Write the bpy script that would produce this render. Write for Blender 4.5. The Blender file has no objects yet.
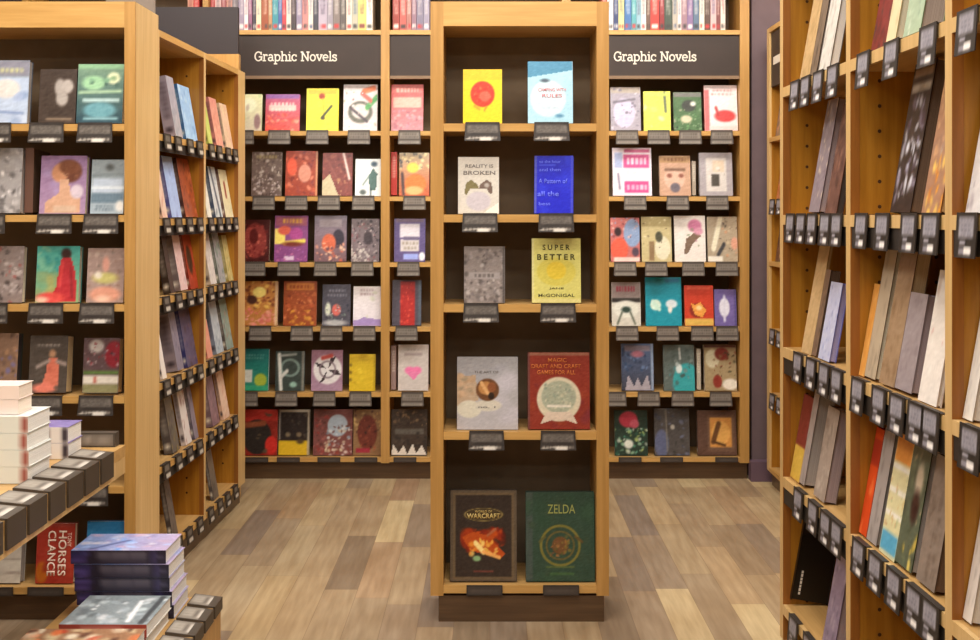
import bpy, math, random
import numpy as np
from mathutils import Matrix, Vector

scene = bpy.context.scene
COL = scene.collection
FPX, CX, HY, EYE = 1142.0, 490.0, 215.0, 1.415   # focal length in pixels, principal column, horizon row, eye height
PI = math.pi

# ------------------------------------------------------------------ colour
def lin(c):
    if isinstance(c, str):
        c = [int(c[i:i + 2], 16) / 255 for i in (0, 2, 4)]
    return [x / 12.92 if x <= .04045 else ((x + .055) / 1.055) ** 2.4 for x in c[:3]]
def hx(c):
    return np.array([int(c[i:i + 2], 16) / 255 for i in (0, 2, 4)])

# ------------------------------------------------------------------ materials
def new_mat(name):
    m = bpy.data.materials.new(name); m.use_nodes = True
    nt = m.node_tree
    return m, nt, nt.nodes['Principled BSDF']
def N(nt, t, **kw):
    n = nt.nodes.new(t)
    for k, v in kw.items():
        setattr(n, k, v)
    return n
def ramp(nt, stops):
    r = N(nt, 'ShaderNodeValToRGB')
    el = r.color_ramp.elements
    while len(el) < len(stops): el.new(0.5)
    for e, (p, c) in zip(el, stops):
        e.position = p; e.color = (*lin(c), 1)
    return r
def wood(name, a, b, c, axis='z', rough=.38):
    m, nt, bs = new_mat(name)
    tc = N(nt, 'ShaderNodeTexCoord'); mp = N(nt, 'ShaderNodeMapping')
    s = {'x': (1.2, 22, 22), 'y': (22, 1.2, 22), 'z': (22, 22, 1.2)}[axis]
    mp.inputs['Scale'].default_value = s
    nt.links.new(tc.outputs['Object'], mp.inputs['Vector'])
    n1 = N(nt, 'ShaderNodeTexNoise'); n1.inputs['Scale'].default_value = 2.2; n1.inputs['Detail'].default_value = 5; n1.inputs['Roughness'].default_value = .6
    nt.links.new(mp.outputs[0], n1.inputs['Vector'])
    r = ramp(nt, [(.28, a), (.5, b), (.72, c)])
    nt.links.new(n1.outputs['Fac'], r.inputs['Fac'])
    nt.links.new(r.outputs['Color'], bs.inputs['Base Color'])
    bs.inputs['Roughness'].default_value = rough
    bp = N(nt, 'ShaderNodeBump'); bp.inputs['Strength'].default_value = .08
    nt.links.new(n1.outputs['Fac'], bp.inputs['Height']); nt.links.new(bp.outputs[0], bs.inputs['Normal'])
    return m
def plain(name, c, rough=.5, spec=.5, noise=0.0):
    m, nt, bs = new_mat(name)
    bs.inputs['Roughness'].default_value = rough
    bs.inputs['Specular IOR Level'].default_value = spec
    if noise:
        n1 = N(nt, 'ShaderNodeTexNoise'); n1.inputs['Scale'].default_value = 9; n1.inputs['Detail'].default_value = 4
        tc = N(nt, 'ShaderNodeTexCoord'); nt.links.new(tc.outputs['Object'], n1.inputs['Vector'])
        h = hx(c)
        def f(k): return '%02x%02x%02x' % tuple(int(min(255, max(0, v * 255 * k))) for v in h)
        r = ramp(nt, [(.3, f(1 - noise)), (.7, f(1 + noise))])
        nt.links.new(n1.outputs['Fac'], r.inputs['Fac']); nt.links.new(r.outputs['Color'], bs.inputs['Base Color'])
    else:
        bs.inputs['Base Color'].default_value = (*lin(c), 1)
    return m
def printed(name, rough=.32):
    m, nt, bs = new_mat(name)
    a = N(nt, 'ShaderNodeAttribute'); a.attribute_name = 'Ink'
    nt.links.new(a.outputs['Color'], bs.inputs['Base Color'])
    bs.inputs['Roughness'].default_value = rough; bs.inputs['Specular IOR Level'].default_value = .4
    return m
def paper(name, c, c2, axis=1):
    m, nt, bs = new_mat(name)
    tc = N(nt, 'ShaderNodeTexCoord'); sx = N(nt, 'ShaderNodeSeparateXYZ')
    nt.links.new(tc.outputs['Object'], sx.inputs[0])
    mu = N(nt, 'ShaderNodeMath', operation='MULTIPLY'); mu.inputs[1].default_value = 900
    nt.links.new(sx.outputs[axis], mu.inputs[0])
    w = N(nt, 'ShaderNodeTexNoise', noise_dimensions='1D'); w.inputs['Scale'].default_value = 1
    nt.links.new(mu.outputs[0], w.inputs['W'])
    r = ramp(nt, [(.35, c2), (.6, c)])
    nt.links.new(w.outputs['Fac'], r.inputs['Fac']); nt.links.new(r.outputs['Color'], bs.inputs['Base Color'])
    bs.inputs['Roughness'].default_value = .8
    return m

WV = wood('oak_upright', 'a87d40', 'b58848', 'c29555', 'z')
WVD = wood('deep_oak_veneer', '9a6519', 'aa7320', 'ba832c', 'z')  # deeper, more orange oak used on the edge-on cases
WH = wood('oak_shelf', 'b28a52', 'c2995e', 'cfa76c', 'x')
WE = wood('oak_solid_edge', '84501c', '925a22', 'a0662a', 'z')
WP = wood('oak_plinth', '4a3522', '57402a', '644b32', 'x')
WL = wood('oak_light_edge', 'c6a268', 'd2ae74', 'dcba82', 'z')
WLH = wood('oak_light_rail', 'b88b4a', 'c69956', 'd2a864', 'x')
BACK = plain('dark_backing', '72624e', .7, .3, .06)
HEAD = plain('dark_header', '382c26', .5, .4, .04)
HTRIM = plain('header_trim', '83694f', .5, .4, .04)
LETTER = plain('cream_lettering', 'e6dccd', .5)
HOLE = plain('peg_hole_dark', '4a2a10', .9)  # for flat discs; the shade inside the holes is put into this colour
INK = printed('printed_cover')
CARD = printed('printed_card', .5)
PAPERS = {'cream': paper('cream_pages', 'eee3cc', 'cdbf9f'), 'white': paper('white_pages', 'f5f3ee', 'd3d0c8'),
          'tan': paper('tan_pages', 'd9be93', 'b89a6c'), 'gray': paper('gray_pages', 'b9b0aa', '8f8680'),
          'mauve': paper('mauve_pages', 'b5a3a5', '85747a'), 'black': plain('black_slipcase', '15100e', .35, .5),
          'red': paper('red_orange_edges', 'd8562c', 'b03c1c'), 'orange': paper('orange_edges', 'e09a4a', 'c07a30'), 'brown': paper('brown_edges', '7d6450', '54402f'),
          'lilac': paper('lilac_edges', 'b9b4dd', '7d78b5'), 'dark': paper('dark_edges', '4a3f3c', '2c2422')}
FLAT_PAPERS = {'white': paper('white_pages_stacked', 'f7f5f0', 'cfcdc6', 2), 'cream': paper('cream_pages_stacked', 'f3e6d6', 'd8c4b4', 2)}
HOLDER = plain('black_card_holder', '3a3431', .4)

# ------------------------------------------------------------------ mesh building
class MB:
    """collects faces with a colour ('Ink') and a material index"""
    def __init__(s): s.v = []; s.f = []; s.c = []; s.m = []
    def box(s, x0, x1, y0, y1, z0, z1, col=None, mi=0, bev=0.0):
        b = len(s.v)
        s.v += [(x0, y0, z0), (x1, y0, z0), (x1, y1, z0), (x0, y1, z0), (x0, y0, z1), (x1, y0, z1), (x1, y1, z1), (x0, y1, z1)]
        for f in ((0, 3, 2, 1), (4, 5, 6, 7), (0, 1, 5, 4), (1, 2, 6, 5), (2, 3, 7, 6), (3, 0, 4, 7)):
            s.f.append(tuple(b + i for i in f)); s.c.append(col); s.m.append(mi)
    def prism(s, poly, x0, x1, col=None, mi=0):
        """poly in (y,z), extruded along x; counter-clockwise seen from +x"""
        b = len(s.v); n = len(poly)
        s.v += [(x0, y, z) for y, z in poly] + [(x1, y, z) for y, z in poly]
        s.f.append(tuple(b + i for i in range(n))[::-1]); s.f.append(tuple(b + n + i for i in range(n)))
        s.c += [col, col]; s.m += [mi, mi]
        for i in range(n):
            j = (i + 1) % n
            s.f.append((b + i, b + j, b + n + j, b + n + i)); s.c.append(col); s.m.append(mi)
    def grid(s, P0, U, V, img, mi=0):
        """img (ny+1, nx+1, 3) sRGB, row 0 at P0+V (top); P0 bottom-left; per-vertex colours"""
        ny, nx = img.shape[0] - 1, img.shape[1] - 1
        b = len(s.v)
        P0 = np.array(P0, float); U = np.array(U, float); V = np.array(V, float)
        for j in range(ny + 1):
            for i in range(nx + 1):
                s.v.append(tuple(P0 + U * (i / nx) + V * (1 - j / ny)))
        w = nx + 1
        for j in range(ny):
            for i in range(nx):
                a = b + j * w + i
                s.f.append((a + w, a + w + 1, a + 1, a))
                s.c.append((img[j + 1, i], img[j + 1, i + 1], img[j, i + 1], img[j, i])); s.m.append(mi)
    def build(s, name, mats, parent=None, bevel=0.0):
        me = bpy.data.meshes.new(name)
        me.from_pydata(s.v, [], s.f)
        if not isinstance(mats, (list, tuple)): mats = [mats]
        for m in mats: me.materials.append(m)
        if len(mats) > 1: me.polygons.foreach_set('material_index', s.m)
        if any(c is not None for c in s.c):
            at = me.color_attributes.new('Ink', 'FLOAT_COLOR', 'CORNER')
            out = []
            for f, c in zip(s.f, s.c):
                if c is None: out += [[.5, .5, .5]] * len(f)
                elif isinstance(c, str): h = hx(c); out += [h] * len(f)
                else: out += [np.asarray(k) for k in c]
            a = np.array(out, float)
            a = np.where(a <= .04045, a / 12.92, ((np.clip(a, 0, 1) + .055) / 1.055) ** 2.4)
            a = np.concatenate([a, np.ones((len(a), 1))], 1)
            at.data.foreach_set('color', a.astype(np.float32).ravel())
        me.update()
        o = bpy.data.objects.new(name, me); COL.objects.link(o)
        if parent is not None: o.parent = parent
        if bevel:
            md = o.modifiers.new('bevel', 'BEVEL'); md.width = bevel; md.segments = 2; md.limit_method = 'ANGLE'
        return o

def empty(name, loc=(0, 0, 0), rot=(0, 0, 0), parent=None):
    o = bpy.data.objects.new(name, None); COL.objects.link(o)
    o.location = loc; o.rotation_euler = rot; o.empty_display_size = .05
    if parent is not None: o.parent = parent
    return o
LABELS = set()
def tag(o, label, cat, group=None):
    if label in LABELS: print('DUPLICATE LABEL', label)
    if len(label.replace('-', ' ').split()) > 16: print('LONG', len(label.replace('-', ' ').split()), label)
    LABELS.add(label)
    o['label'] = label; o['category'] = cat
    if group: o['group'] = group
    return o
def struct(o):
    o['kind'] = 'structure'; return o

def text_mesh(name, body, mat, parent, w=None, h=None, loc=(0, 0, 0), rot=(PI / 2, 0, 0), bold=0.0, space=1.0, ext=.0004):
    cu = bpy.data.curves.new(name, 'FONT'); cu.body = body; cu.size = 1; cu.offset = bold; cu.space_character = space
    cu.resolution_u = 3; cu.align_x = 'CENTER'; cu.align_y = 'CENTER'
    t = bpy.data.objects.new(name + '_c', cu); COL.objects.link(t)
    bpy.context.view_layer.update()
    me = bpy.data.meshes.new_from_object(t.evaluated_get(bpy.context.evaluated_depsgraph_get()))
    bpy.data.objects.remove(t)
    co = np.array([v.co for v in me.vertices]); mn, mx = co.min(0), co.max(0)
    sx = w / (mx[0] - mn[0]) if w else None; sy = h / (mx[1] - mn[1]) if h else None
    if sx is None: sx = sy
    if sy is None: sy = sx
    c = (mn + mx) / 2
    for v in me.vertices:
        v.co = ((v.co.x - c[0]) * sx, (v.co.y - c[1]) * sy, 0)
    me.materials.clear(); me.materials.append(mat); me.name = name
    o = bpy.data.objects.new(name, me); COL.objects.link(o); o.parent = parent
    o.location = loc; o.rotation_euler = rot
    sd = o.modifiers.new('thick', 'SOLIDIFY'); sd.thickness = ext; sd.offset = 1
    return o

# ------------------------------------------------------------------ cover art (flat ink on a grid)
def art(ops, nx, ny, seed=1):
    rng = random.Random(seed)
    u, v = np.meshgrid(np.linspace(0, 1, nx + 1), np.linspace(0, 1, ny + 1))
    im = np.ones((ny + 1, nx + 1, 3)) * .5
    ex, ey = .7 / nx, .7 / ny
    def sm(d, e): return np.clip(.5 - d / (2 * e), 0, 1)
    def put(mask, c):
        nonlocal im
        im = im * (1 - mask[..., None]) + hx(c) * mask[..., None]
    def rect(x0, y0, x1, y1):
        return sm(x0 - u, ex) * sm(u - x1, ex) * sm(y0 - v, ey) * sm(v - y1, ey)
    for o in ops:
        k = o[0]
        if k == 'b': im[:] = hx(o[1])
        elif k == 'g': im = hx(o[1]) * (1 - v[..., None]) + hx(o[2]) * v[..., None]
        elif k == 'r': put(rect(*o[1:5]), o[5])
        elif k == 'e':
            d = (np.sqrt(((u - o[1]) / o[3]) ** 2 + ((v - o[2]) / o[4]) ** 2) - 1) * min(o[3], o[4]); put(sm(d, ex), o[5])
        elif k == 'o':
            d = np.abs(np.sqrt(((u - o[1]) / o[3]) ** 2 + ((v - o[2]) / o[4]) ** 2) - 1) * o[3] - o[5] / 2; put(sm(d, ex), o[6])
        elif k == 'l':
            x0, y0, x1, y1, w, c = o[1:]
            dx, dy = x1 - x0, y1 - y0; L = dx * dx + dy * dy + 1e-9
            t = np.clip(((u - x0) * dx + (v - y0) * dy) / L, 0, 1)
            d = np.hypot(u - x0 - t * dx, v - y0 - t * dy) - w / 2; put(sm(d, ex), c)
        elif k == 'p':
            pts = o[1]; ins = np.zeros_like(u, bool)
            for i in range(len(pts)):
                (xa, ya), (xb, yb) = pts[i], pts[i - 1]
                cr = ((ya > v) != (yb > v)) & (u < (xb - xa) * (v - ya) / ((yb - ya) or 1e-9) + xa)
                ins ^= cr
            put(ins.astype(float), o[2])
        elif k == 't':
            x0, y0, x1, y1, c, n = o[1:7]
            lh = (y1 - y0) / n
            for i in range(n):
                ya = y0 + lh * i + lh * .18; yb = y0 + lh * (i + 1) - lh * .22
                m = (x1 - x0) * rng.uniform(0, .12); x = x0 + m
                while x < x1 - m:
                    w = rng.uniform(.06, .16) if n > 2 else rng.uniform(.05, .09)
                    put(rect(x, ya, min(x + w, x1 - m), yb) * rng.uniform(.6, 1), c); x += w + rng.uniform(.025, .045)
        elif k == 'n':
            n, size, cols = o[1:4]
            if n >= 8: n, size = int(n * 3.2), size * .56
            x0, y0, x1, y1 = o[4:8] if len(o) > 4 else (0, 0, 1, 1)
            for i in range(n):
                cx, cy = rng.uniform(x0, x1), rng.uniform(y0, y1); r = size * rng.uniform(.5, 1.4); a = rng.uniform(0, PI); q = rng.uniform(.4, 1)
                du, dv = (u - cx), (v - cy) * 1.4
                p = du * math.cos(a) + dv * math.sin(a); s_ = (-du * math.sin(a) + dv * math.cos(a)) / q
                put(np.clip(1.6 - 1.6 * np.hypot(p, s_) / r, 0, 1) * rng.uniform(.6, 1) * (rect(x0 - .05, y0 - .05, x1 + .05, y1 + .05)), rng.choice(cols))
    if nx >= 14 and ny >= 16:      # fine print grain and faint lettering-sized detail of the cover
        g = np.random.RandomState(int(rng.random() * 1e6)).normal(0, 1, (ny + 1, nx + 1, 1))
        g = (g + np.roll(g, 1, 0) + np.roll(g, 1, 1) + np.roll(g, 2, 1)) / 4
        im = np.clip(im + g * .03, 0, 1)
    return im

# ------------------------------------------------------------------ a display frame (front plane of a case)
class Frame:
    def __init__(s, ox, oy, ang):
        s.o = np.array([ox, oy]); s.a = ang
        s.U = np.array([math.cos(ang), math.sin(ang)]); s.D = np.array([-math.sin(ang), math.cos(ang)])
    def pt(s, u, d, z):
        p = s.o + s.U * u + s.D * d; return (float(p[0]), float(p[1]), z)
    def u_at(s, px, d=0.0):      # where on the front plane the sight line through that column lands
        k = (px - CX) / FPX; b = s.o + s.D * d
        return float((k * b[1] - b[0]) / (s.U[0] - k * s.U[1]))

# ------------------------------------------------------------------ a book
def add_book(fr, u, d, z, w, h, t, ops, label, spine='777777', pages='cream', lean=8, res=None, kind='paperback_book',
             group=None, seed=None, back=None, turn=0.0, ppm=190, sp_marks=True, flat=False, extra=None):
    rng = random.Random(hash_(label) if seed is None else seed)
    nx = res or max(8, int(w * ppm)); ny = max(8, int(nx * h / w))
    img = art(ops, nx, ny, rng.random())
    le = math.radians(lean)
    if flat:
        root = empty(kind, fr.pt(u, d, z), (0, 0, fr.a + turn))
    else:
        root = empty(kind, fr.pt(u, d, z + t * math.sin(le)), (Matrix.Rotation(fr.a + turn, 3, 'Z') @ Matrix.Rotation(-le, 3, 'X')).to_euler())
    tag(root, label, 'book', group)
    b = .0022 if kind == 'hardcover_book' else .001
    m = MB()
    # front board, its picture, back board, spine with title marks
    m.grid((-w / 2, 0, 0), (w, 0, 0), (0, 0, h), img)
    m.box(-w / 2, w / 2, .0002, b, 0, h, spine)
    m.box(-w / 2, w / 2, t - b, t, 0, h, back or spine)
    m.box(-w / 2, -w / 2 + b, b, t - b, 0, h, spine)
    if sp_marks is True:
        c = hx(spine); tint = 'f0ead8' if c.mean() < .55 else '3a3038'
        so = [('b', spine), ('t', .2, .1, .8, .7, tint, 9), ('r', .2, .84, .8, .92, tint)]
    elif sp_marks: so = sp_marks
    if sp_marks:
        simg = art(so, 4, 26, rng.random())
        m.grid((-w / 2 - .0003, t, 0), (0, -t, 0), (0, 0, h), simg)
    cov = m.build('cover', INK, root)
    p = MB(); q = .003
    p.box(-w / 2 + b, w / 2 - q, b, t - b, q, h - q)
    pg = p.build('pages', (FLAT_PAPERS if flat else PAPERS)[pages], root)
    if flat:      # lying on its back: turn front cover up, spine towards the frame's front
        for o in (cov, pg):
            # local (x,y,z): x across, z up cover, y thickness -> spine (-x) faces the viewer (-d)
            # new: x' = h/2 - z , y' = x + w/2 , z' = t - y
            for vtx in o.data.vertices:
                x, y, zz = vtx.co; vtx.co = (h / 2 - zz, x + w / 2, t - y)
    if extra: extra(root, w, h, t)
    return root
def hash_(s):
    n = 7
    for ch in s: n = (n * 131 + ord(ch)) % 1000003
    return n

# ------------------------------------------------------------------ shelf cards
CARD_CACHE = {}
def shelf_card(parent, u, z, style, w=.12, h=.07):
    key = (style, w, h, random.randint(0, 3))
    if key not in CARD_CACHE:
        m = MB()
        if style == 'flush':
            m.box(-w / 2, w / 2, -.006, -.001, -h, .001, '38312c')
            m.grid((-w / 2 + .004, -.0065, -h + .003), (w - .008, 0, 0), (0, 0, h - .006), art([('b', '453d38'), ('t', .08, .3, .9, .8, '675e56', 1)], 12, 4, key[3]))
        else:
            if style == 'back': ops = [('b', '4a413a'), ('r', .05, .17, .95, .62, '857c72'), ('t', .09, .2, .91, .6, '4e463f', 2), ('r', .02, .62, .98, .76, '4c433c'), ('r', .05, .77, .95, .96, '8f877c'), ('t', .1, .8, .9, .95, '6a6158', 1)]
            elif style == 'mid': ops = [('b', '332c28'), ('r', .06, .16, .94, .58, '6f6861'), ('t', .09, .18, .91, .56, '4b443f', 4), ('r', .02, .58, .98, .72, '332c28'), ('t', .04, .74, .96, .97, 'b9b2a8', 1), ('r', .42, .8, .76, .98, 'dcd6cc'), ('l', .05, .9, .45, .82, .03, 'c4bdb2')]
            elif style == 'dark': ops = [('b', '2c2622'), ('r', .14, .1, .86, .56, '9d9aa4'), ('t', .2, .13, .82, .54, '77747c', 4), ('r', .22, .62, .5, .72, '9a96a0'), ('r', .2, .78, .8, .93, '8b8790'), ('r', .45, .76, .78, .92, 'f4f0ec')]
            elif style == 'narrow': ops = [('b', '2a231e'), ('r', .2, .12, .8, .5, '6a635a'), ('r', .3, .66, .9, .95, 'bdb6aa')]
            tilt = .009 if style in ('back', 'mid') else .006
            x2 = w / 2; x1 = w / 2 - (.003 if style in ('back', 'mid') else 0)
            y0 = -.004
            nx, ny = (28, 18) if style != 'back' else (20, 14)
            img = art(ops, nx, ny, key[3]); b = len(m.v)
            for j in range(ny + 1):
                f = j / ny; hw = x1 + (x2 - x1) * f
                for i in range(nx + 1):
                    m.v.append((-hw + 2 * hw * i / nx, y0 - tilt * f ** 1.3 - .0015, .004 - h * f))
            for j in range(ny):
                for i in range(nx):
                    a = b + j * (nx + 1) + i
                    m.f.append((a + nx + 1, a + nx + 2, a + 1, a)); m.m.append(0)
                    m.c.append((img[j + 1, i], img[j + 1, i + 1], img[j, i + 1], img[j, i]))
            prof = [(y0 - .0012 - tilt * (k / 4) ** 1.3, .004 - h * k / 4) for k in range(5)]
            prof = prof + [(y + .0022, zz) for y, zz in reversed(prof)]
            m.prism(prof[::-1], -x1, x1, '3a332e')
            m.box(-x1, x1, y0, .012, .0003, .0015, '3a332e')
        CARD_CACHE[key] = m.build('review_card', CARD, parent)
        o = CARD_CACHE[key]
    else:
        o = CARD_CACHE[key].copy(); COL.objects.link(o); o.parent = parent
    o.location = (u, 0, z); return o

# ------------------------------------------------------------------ a bookcase
def bookcase(name, fr, label, W, D, ztop, uprights, shelves, cat='bookcase', pt=.03, st=.025, base=.10, rail=None, edge=None,
             back=BACK, shelf_skip=(), upright_mat=WV, front_mat=None, kick_inset=.025, kick_side=.008, holes=False, solid=.0, group=None, shelf_front=None, top_at=None):
    """uprights: list of (u0,u1); bays lie between them; returns root and {(shelf index,bay): shelf object}"""
    root = empty(name, fr.pt(0, 0, 0), (0, 0, fr.a)); tag(root, label, cat, group)
    zb = base
    for i, (a, b) in enumerate(uprights):
        m = MB()
        m.box(a, b, .012 if front_mat else 0, D, zb, ztop, mi=0)
        if front_mat: m.box(a, b, 0, .012, zb, ztop, mi=1)
        if solid: m.box(a - .0012, a + .0, .0005, solid, zb, ztop - .001, mi=2)
        if solid: m.box(b, b + .0012, .0005, solid, zb, ztop - .001, mi=2)
        if holes:
            z = zb + .12
            while z < ztop - .1:
                for yy in (.075, .22):
                    c0 = len(m.v); n = 8
                    for s_, off in ((a - .0004, 1), (b + .0004, -1)):
                        cc = len(m.v)
                        m.v += [(s_, yy + .005 * math.cos(2 * PI * k / n), z + .005 * math.sin(2 * PI * k / n)) for k in range(n)]
                        m.f.append(tuple(range(cc, cc + n))[::off]); m.c.append(None); m.m.append(3)
                z += .064
        nm = 'side_panel' if i in (0, len(uprights) - 1) else 'divider'
        m.build(nm, [upright_mat, front_mat or WL, WE, HOLE], root)
    U0, U1 = uprights[0][0], uprights[-1][1]
    m = MB(); m.box(uprights[0][1], uprights[-1][0], D - .008, D - .0005, zb, ztop - .002); m.build('back_panel', back, root)
    m = MB(); m.box(U0 + kick_side, U1 - kick_side * .6, kick_inset, D - .02, 0, zb - .0005); m.build('plinth', WP, root)
    tz = top_at or ztop
    if rail:
        for i in range(len(uprights) - 1):
            m = MB(); m.box(uprights[i][1], uprights[i + 1][0], 0, .022, tz - rail, tz); m.build('top_rail', WLH, root)
            m = MB(); m.box(uprights[i][1], uprights[i + 1][0], .0225, D - .009, tz - rail, tz - rail + .02); m.build('top_panel', WH, root)
    else:
        for i in range(len(uprights) - 1):
            m = MB(); m.box(uprights[i][1], uprights[i + 1][0], 0, D - .009, tz - .025, tz); m.build('top_panel', WLH, root)
    out = {}
    for k, z in enumerate(shelves):
        for i in range(len(uprights) - 1):
            if (k, i) in shelf_skip: continue
            m = MB()
            m.box(uprights[i][1] + .0005, uprights[i + 1][0] - .0005, .0125, D - .009, z - st, z, mi=1)
            m.box(uprights[i][1] + .0005, uprights[i + 1][0] - .0005, 0, .012, z - st, z, mi=0)
            s = m.build('shelf', [shelf_front or WLH, WH], root); out[(k, i)] = s
    return root, out
# ================================================================== the room
def floor_mat():
    m, nt, bs = new_mat('mixed_oak_planks')
    tc = N(nt, 'ShaderNodeTexCoord'); sx = N(nt, 'ShaderNodeSeparateXYZ'); nt.links.new(tc.outputs['Object'], sx.inputs[0])
    def M(op, a, b=None, c=None):
        n = N(nt, 'ShaderNodeMath', operation=op)
        for i, v in enumerate((a, b, c)):
            if v is None: continue
            if isinstance(v, (int, float)): n.inputs[i].default_value = v
            else: nt.links.new(v, n.inputs[i])
        return n.outputs[0]
    X, Y = sx.outputs[0], sx.outputs[1]
    row = M('FLOOR', M('DIVIDE', X, .125))
    wn = N(nt, 'ShaderNodeTexWhiteNoise', noise_dimensions='1D'); nt.links.new(row, wn.inputs['W'])
    yy = M('ADD', M('DIVIDE', Y, .72), M('MULTIPLY', wn.outputs['Value'], 7.3))
    cell = M('FLOOR', yy)
    cb = N(nt, 'ShaderNodeCombineXYZ'); nt.links.new(row, cb.inputs[0]); nt.links.new(cell, cb.inputs[1])
    w2 = N(nt, 'ShaderNodeTexWhiteNoise', noise_dimensions='2D'); nt.links.new(cb.outputs[0], w2.inputs['Vector'])
    r = ramp(nt, [(0, '85735f'), (.12, 'a38f74'), (.28, 'b39d7c'), (.42, '8f7f70'), (.56, 'a89378'), (.7, 'bfa983'), (.8, 'a98c70'), (.9, 'd0bc92'), (1, '978574')])
    nt.links.new(w2.outputs['Value'], r.inputs['Fac'])
    mp = N(nt, 'ShaderNodeMapping'); mp.inputs['Scale'].default_value = (26, 2.2, 1); nt.links.new(tc.outputs['Object'], mp.inputs[0])
    ns = N(nt, 'ShaderNodeTexNoise'); ns.inputs['Scale'].default_value = 1.6; ns.inputs['Detail'].default_value = 5; nt.links.new(mp.outputs[0], ns.inputs['Vector'])
    # broad wear and tone drift of the laid oak
    nb = N(nt, 'ShaderNodeTexNoise'); nb.inputs['Scale'].default_value = 3.2; nt.links.new(tc.outputs['Object'], nb.inputs['Vector'])
    g = ramp(nt, [(.3, 'c9c0b6'), (.7, 'ffffff')]); nt.links.new(ns.outputs['Fac'], g.inputs['Fac'])
    mx = N(nt, 'ShaderNodeMix', data_type='RGBA', blend_type='MULTIPLY'); mx.inputs[0].default_value = .7
    nt.links.new(r.outputs['Color'], mx.inputs[6]); nt.links.new(g.outputs['Color'], mx.inputs[7])
    g2 = ramp(nt, [(.35, 'e6ddd2'), (.65, 'ffffff')]); nt.links.new(nb.outputs['Fac'], g2.inputs['Fac'])
    m2 = N(nt, 'ShaderNodeMix', data_type='RGBA', blend_type='MULTIPLY'); m2.inputs[0].default_value = .6
    nt.links.new(mx.outputs[2], m2.inputs[6]); nt.links.new(g2.outputs['Color'], m2.inputs[7])
    # joints
    fx = M('FRACT', M('DIVIDE', X, .125)); fy = M('FRACT', yy)
    j = M('MINIMUM', M('MULTIPLY', M('MINIMUM', fx, M('SUBTRACT', 1.0, fx)), .125), M('MULTIPLY', M('MINIMUM', fy, M('SUBTRACT', 1.0, fy)), .72))
    jm = M('LESS_THAN', j, .0012)
    m3 = N(nt, 'ShaderNodeMix', data_type='RGBA'); nt.links.new(M('MULTIPLY', jm, .55), m3.inputs[0])
    nt.links.new(m2.outputs[2], m3.inputs[6]); m3.inputs[7].default_value = (*lin('6a5038'), 1)
    nt.links.new(m3.outputs[2], bs.inputs['Base Color'])
    bs.inputs['Roughness'].default_value = .42; bs.inputs['Specular IOR Level'].default_value = .4
    bp = N(nt, 'ShaderNodeBump'); bp.inputs['Strength'].default_value = .05; nt.links.new(ns.outputs['Fac'], bp.inputs['Height']); nt.links.new(bp.outputs[0], bs.inputs['Normal'])
    return m
WALLM = plain('plum_brown_wall', '6c5b5e', .75, .3, .04)
WALL2 = plain('warm_grey_wall', 'a39688', .8, .3, .03)
CEIL = plain('white_ceiling', 'e4ddd2', .85)
SKIRT = plain('plum_skirting', '644f5c', .5)
XL, XR, YF, YB, ZC = -2.95, 2.05, -2.2, 6.45, 3.3
def slab(name, a, b, mat):
    m = MB(); m.box(a[0], b[0], a[1], b[1], a[2], b[2]); return struct(m.build(name, mat))
slab('floor', (XL - .1, YF - .1, -.1), (XR + .1, YB + .1, 0), floor_mat())
slab('ceiling', (XL - .1, YF - .1, ZC), (XR + .1, YB + .1, ZC + .1), CEIL)
slab('wall_back', (XL, YB, 0), (XR, YB + .1, ZC), WALLM)
slab('wall_left', (XL - .1, YF, 0), (XL, YB, ZC), WALL2)
slab('wall_right', (XR, YF, 0), (XR + .1, YB, ZC), WALL2)
slab('wall_front', (XL, YF - .1, 0), (XR, YF, ZC), WALL2)
slab('pillar', (1.402, 6.12, 0), (XR - .001, YB - .001, ZC - .001), WALLM)
slab('baseboard_back', (1.385, 6.055, 0), (1.52, 6.1195, .105), SKIRT)

WALLX = .96
# ================================================================== back run of bookcases
YBK = 6.10
fb = Frame(0, YBK, 0)
kb = YBK / FPX
zB = [EYE + (HY - y) * kb for y in (131, 196.5, 262.5, 327, 392.5, 457.5)]
zTop = EYE + (HY - 30) * kb          # shelf over the headers
ups = [(-2.50, -2.47), (-1.535, -1.505), (-.583, -.537), (.385, .43), (1.335, 1.385)]
back_root, back_shelf = bookcase('wall_bookcase', fb, 'long oak wall bookcase along the far wall with graphic novels under dark headers', 0, .30, 2.75, ups, [zTop] + zB, st=.024, base=zB[-1] - .03, rail=.05, kick_inset=.03, upright_mat=WV, front_mat=WV)
def hdr(i, words, cx=None):
    a, b = ups[i][1], ups[i + 1][0]
    z1 = zTop - .0255; z0 = EYE + (HY - 75.5) * kb
    m = MB(); m.box(a + .001, b - .001, .012, .03, z0, z1); h = m.build('header_panel', HEAD, back_root)
    m = MB(); m.box(a + .001, b - .001, .004, .03, z0 - .017, z0 - .0005); m.build('header_trim', HTRIM, back_root)
    return h
HD = {i: hdr(i, '') for i in range(4)}

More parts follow.
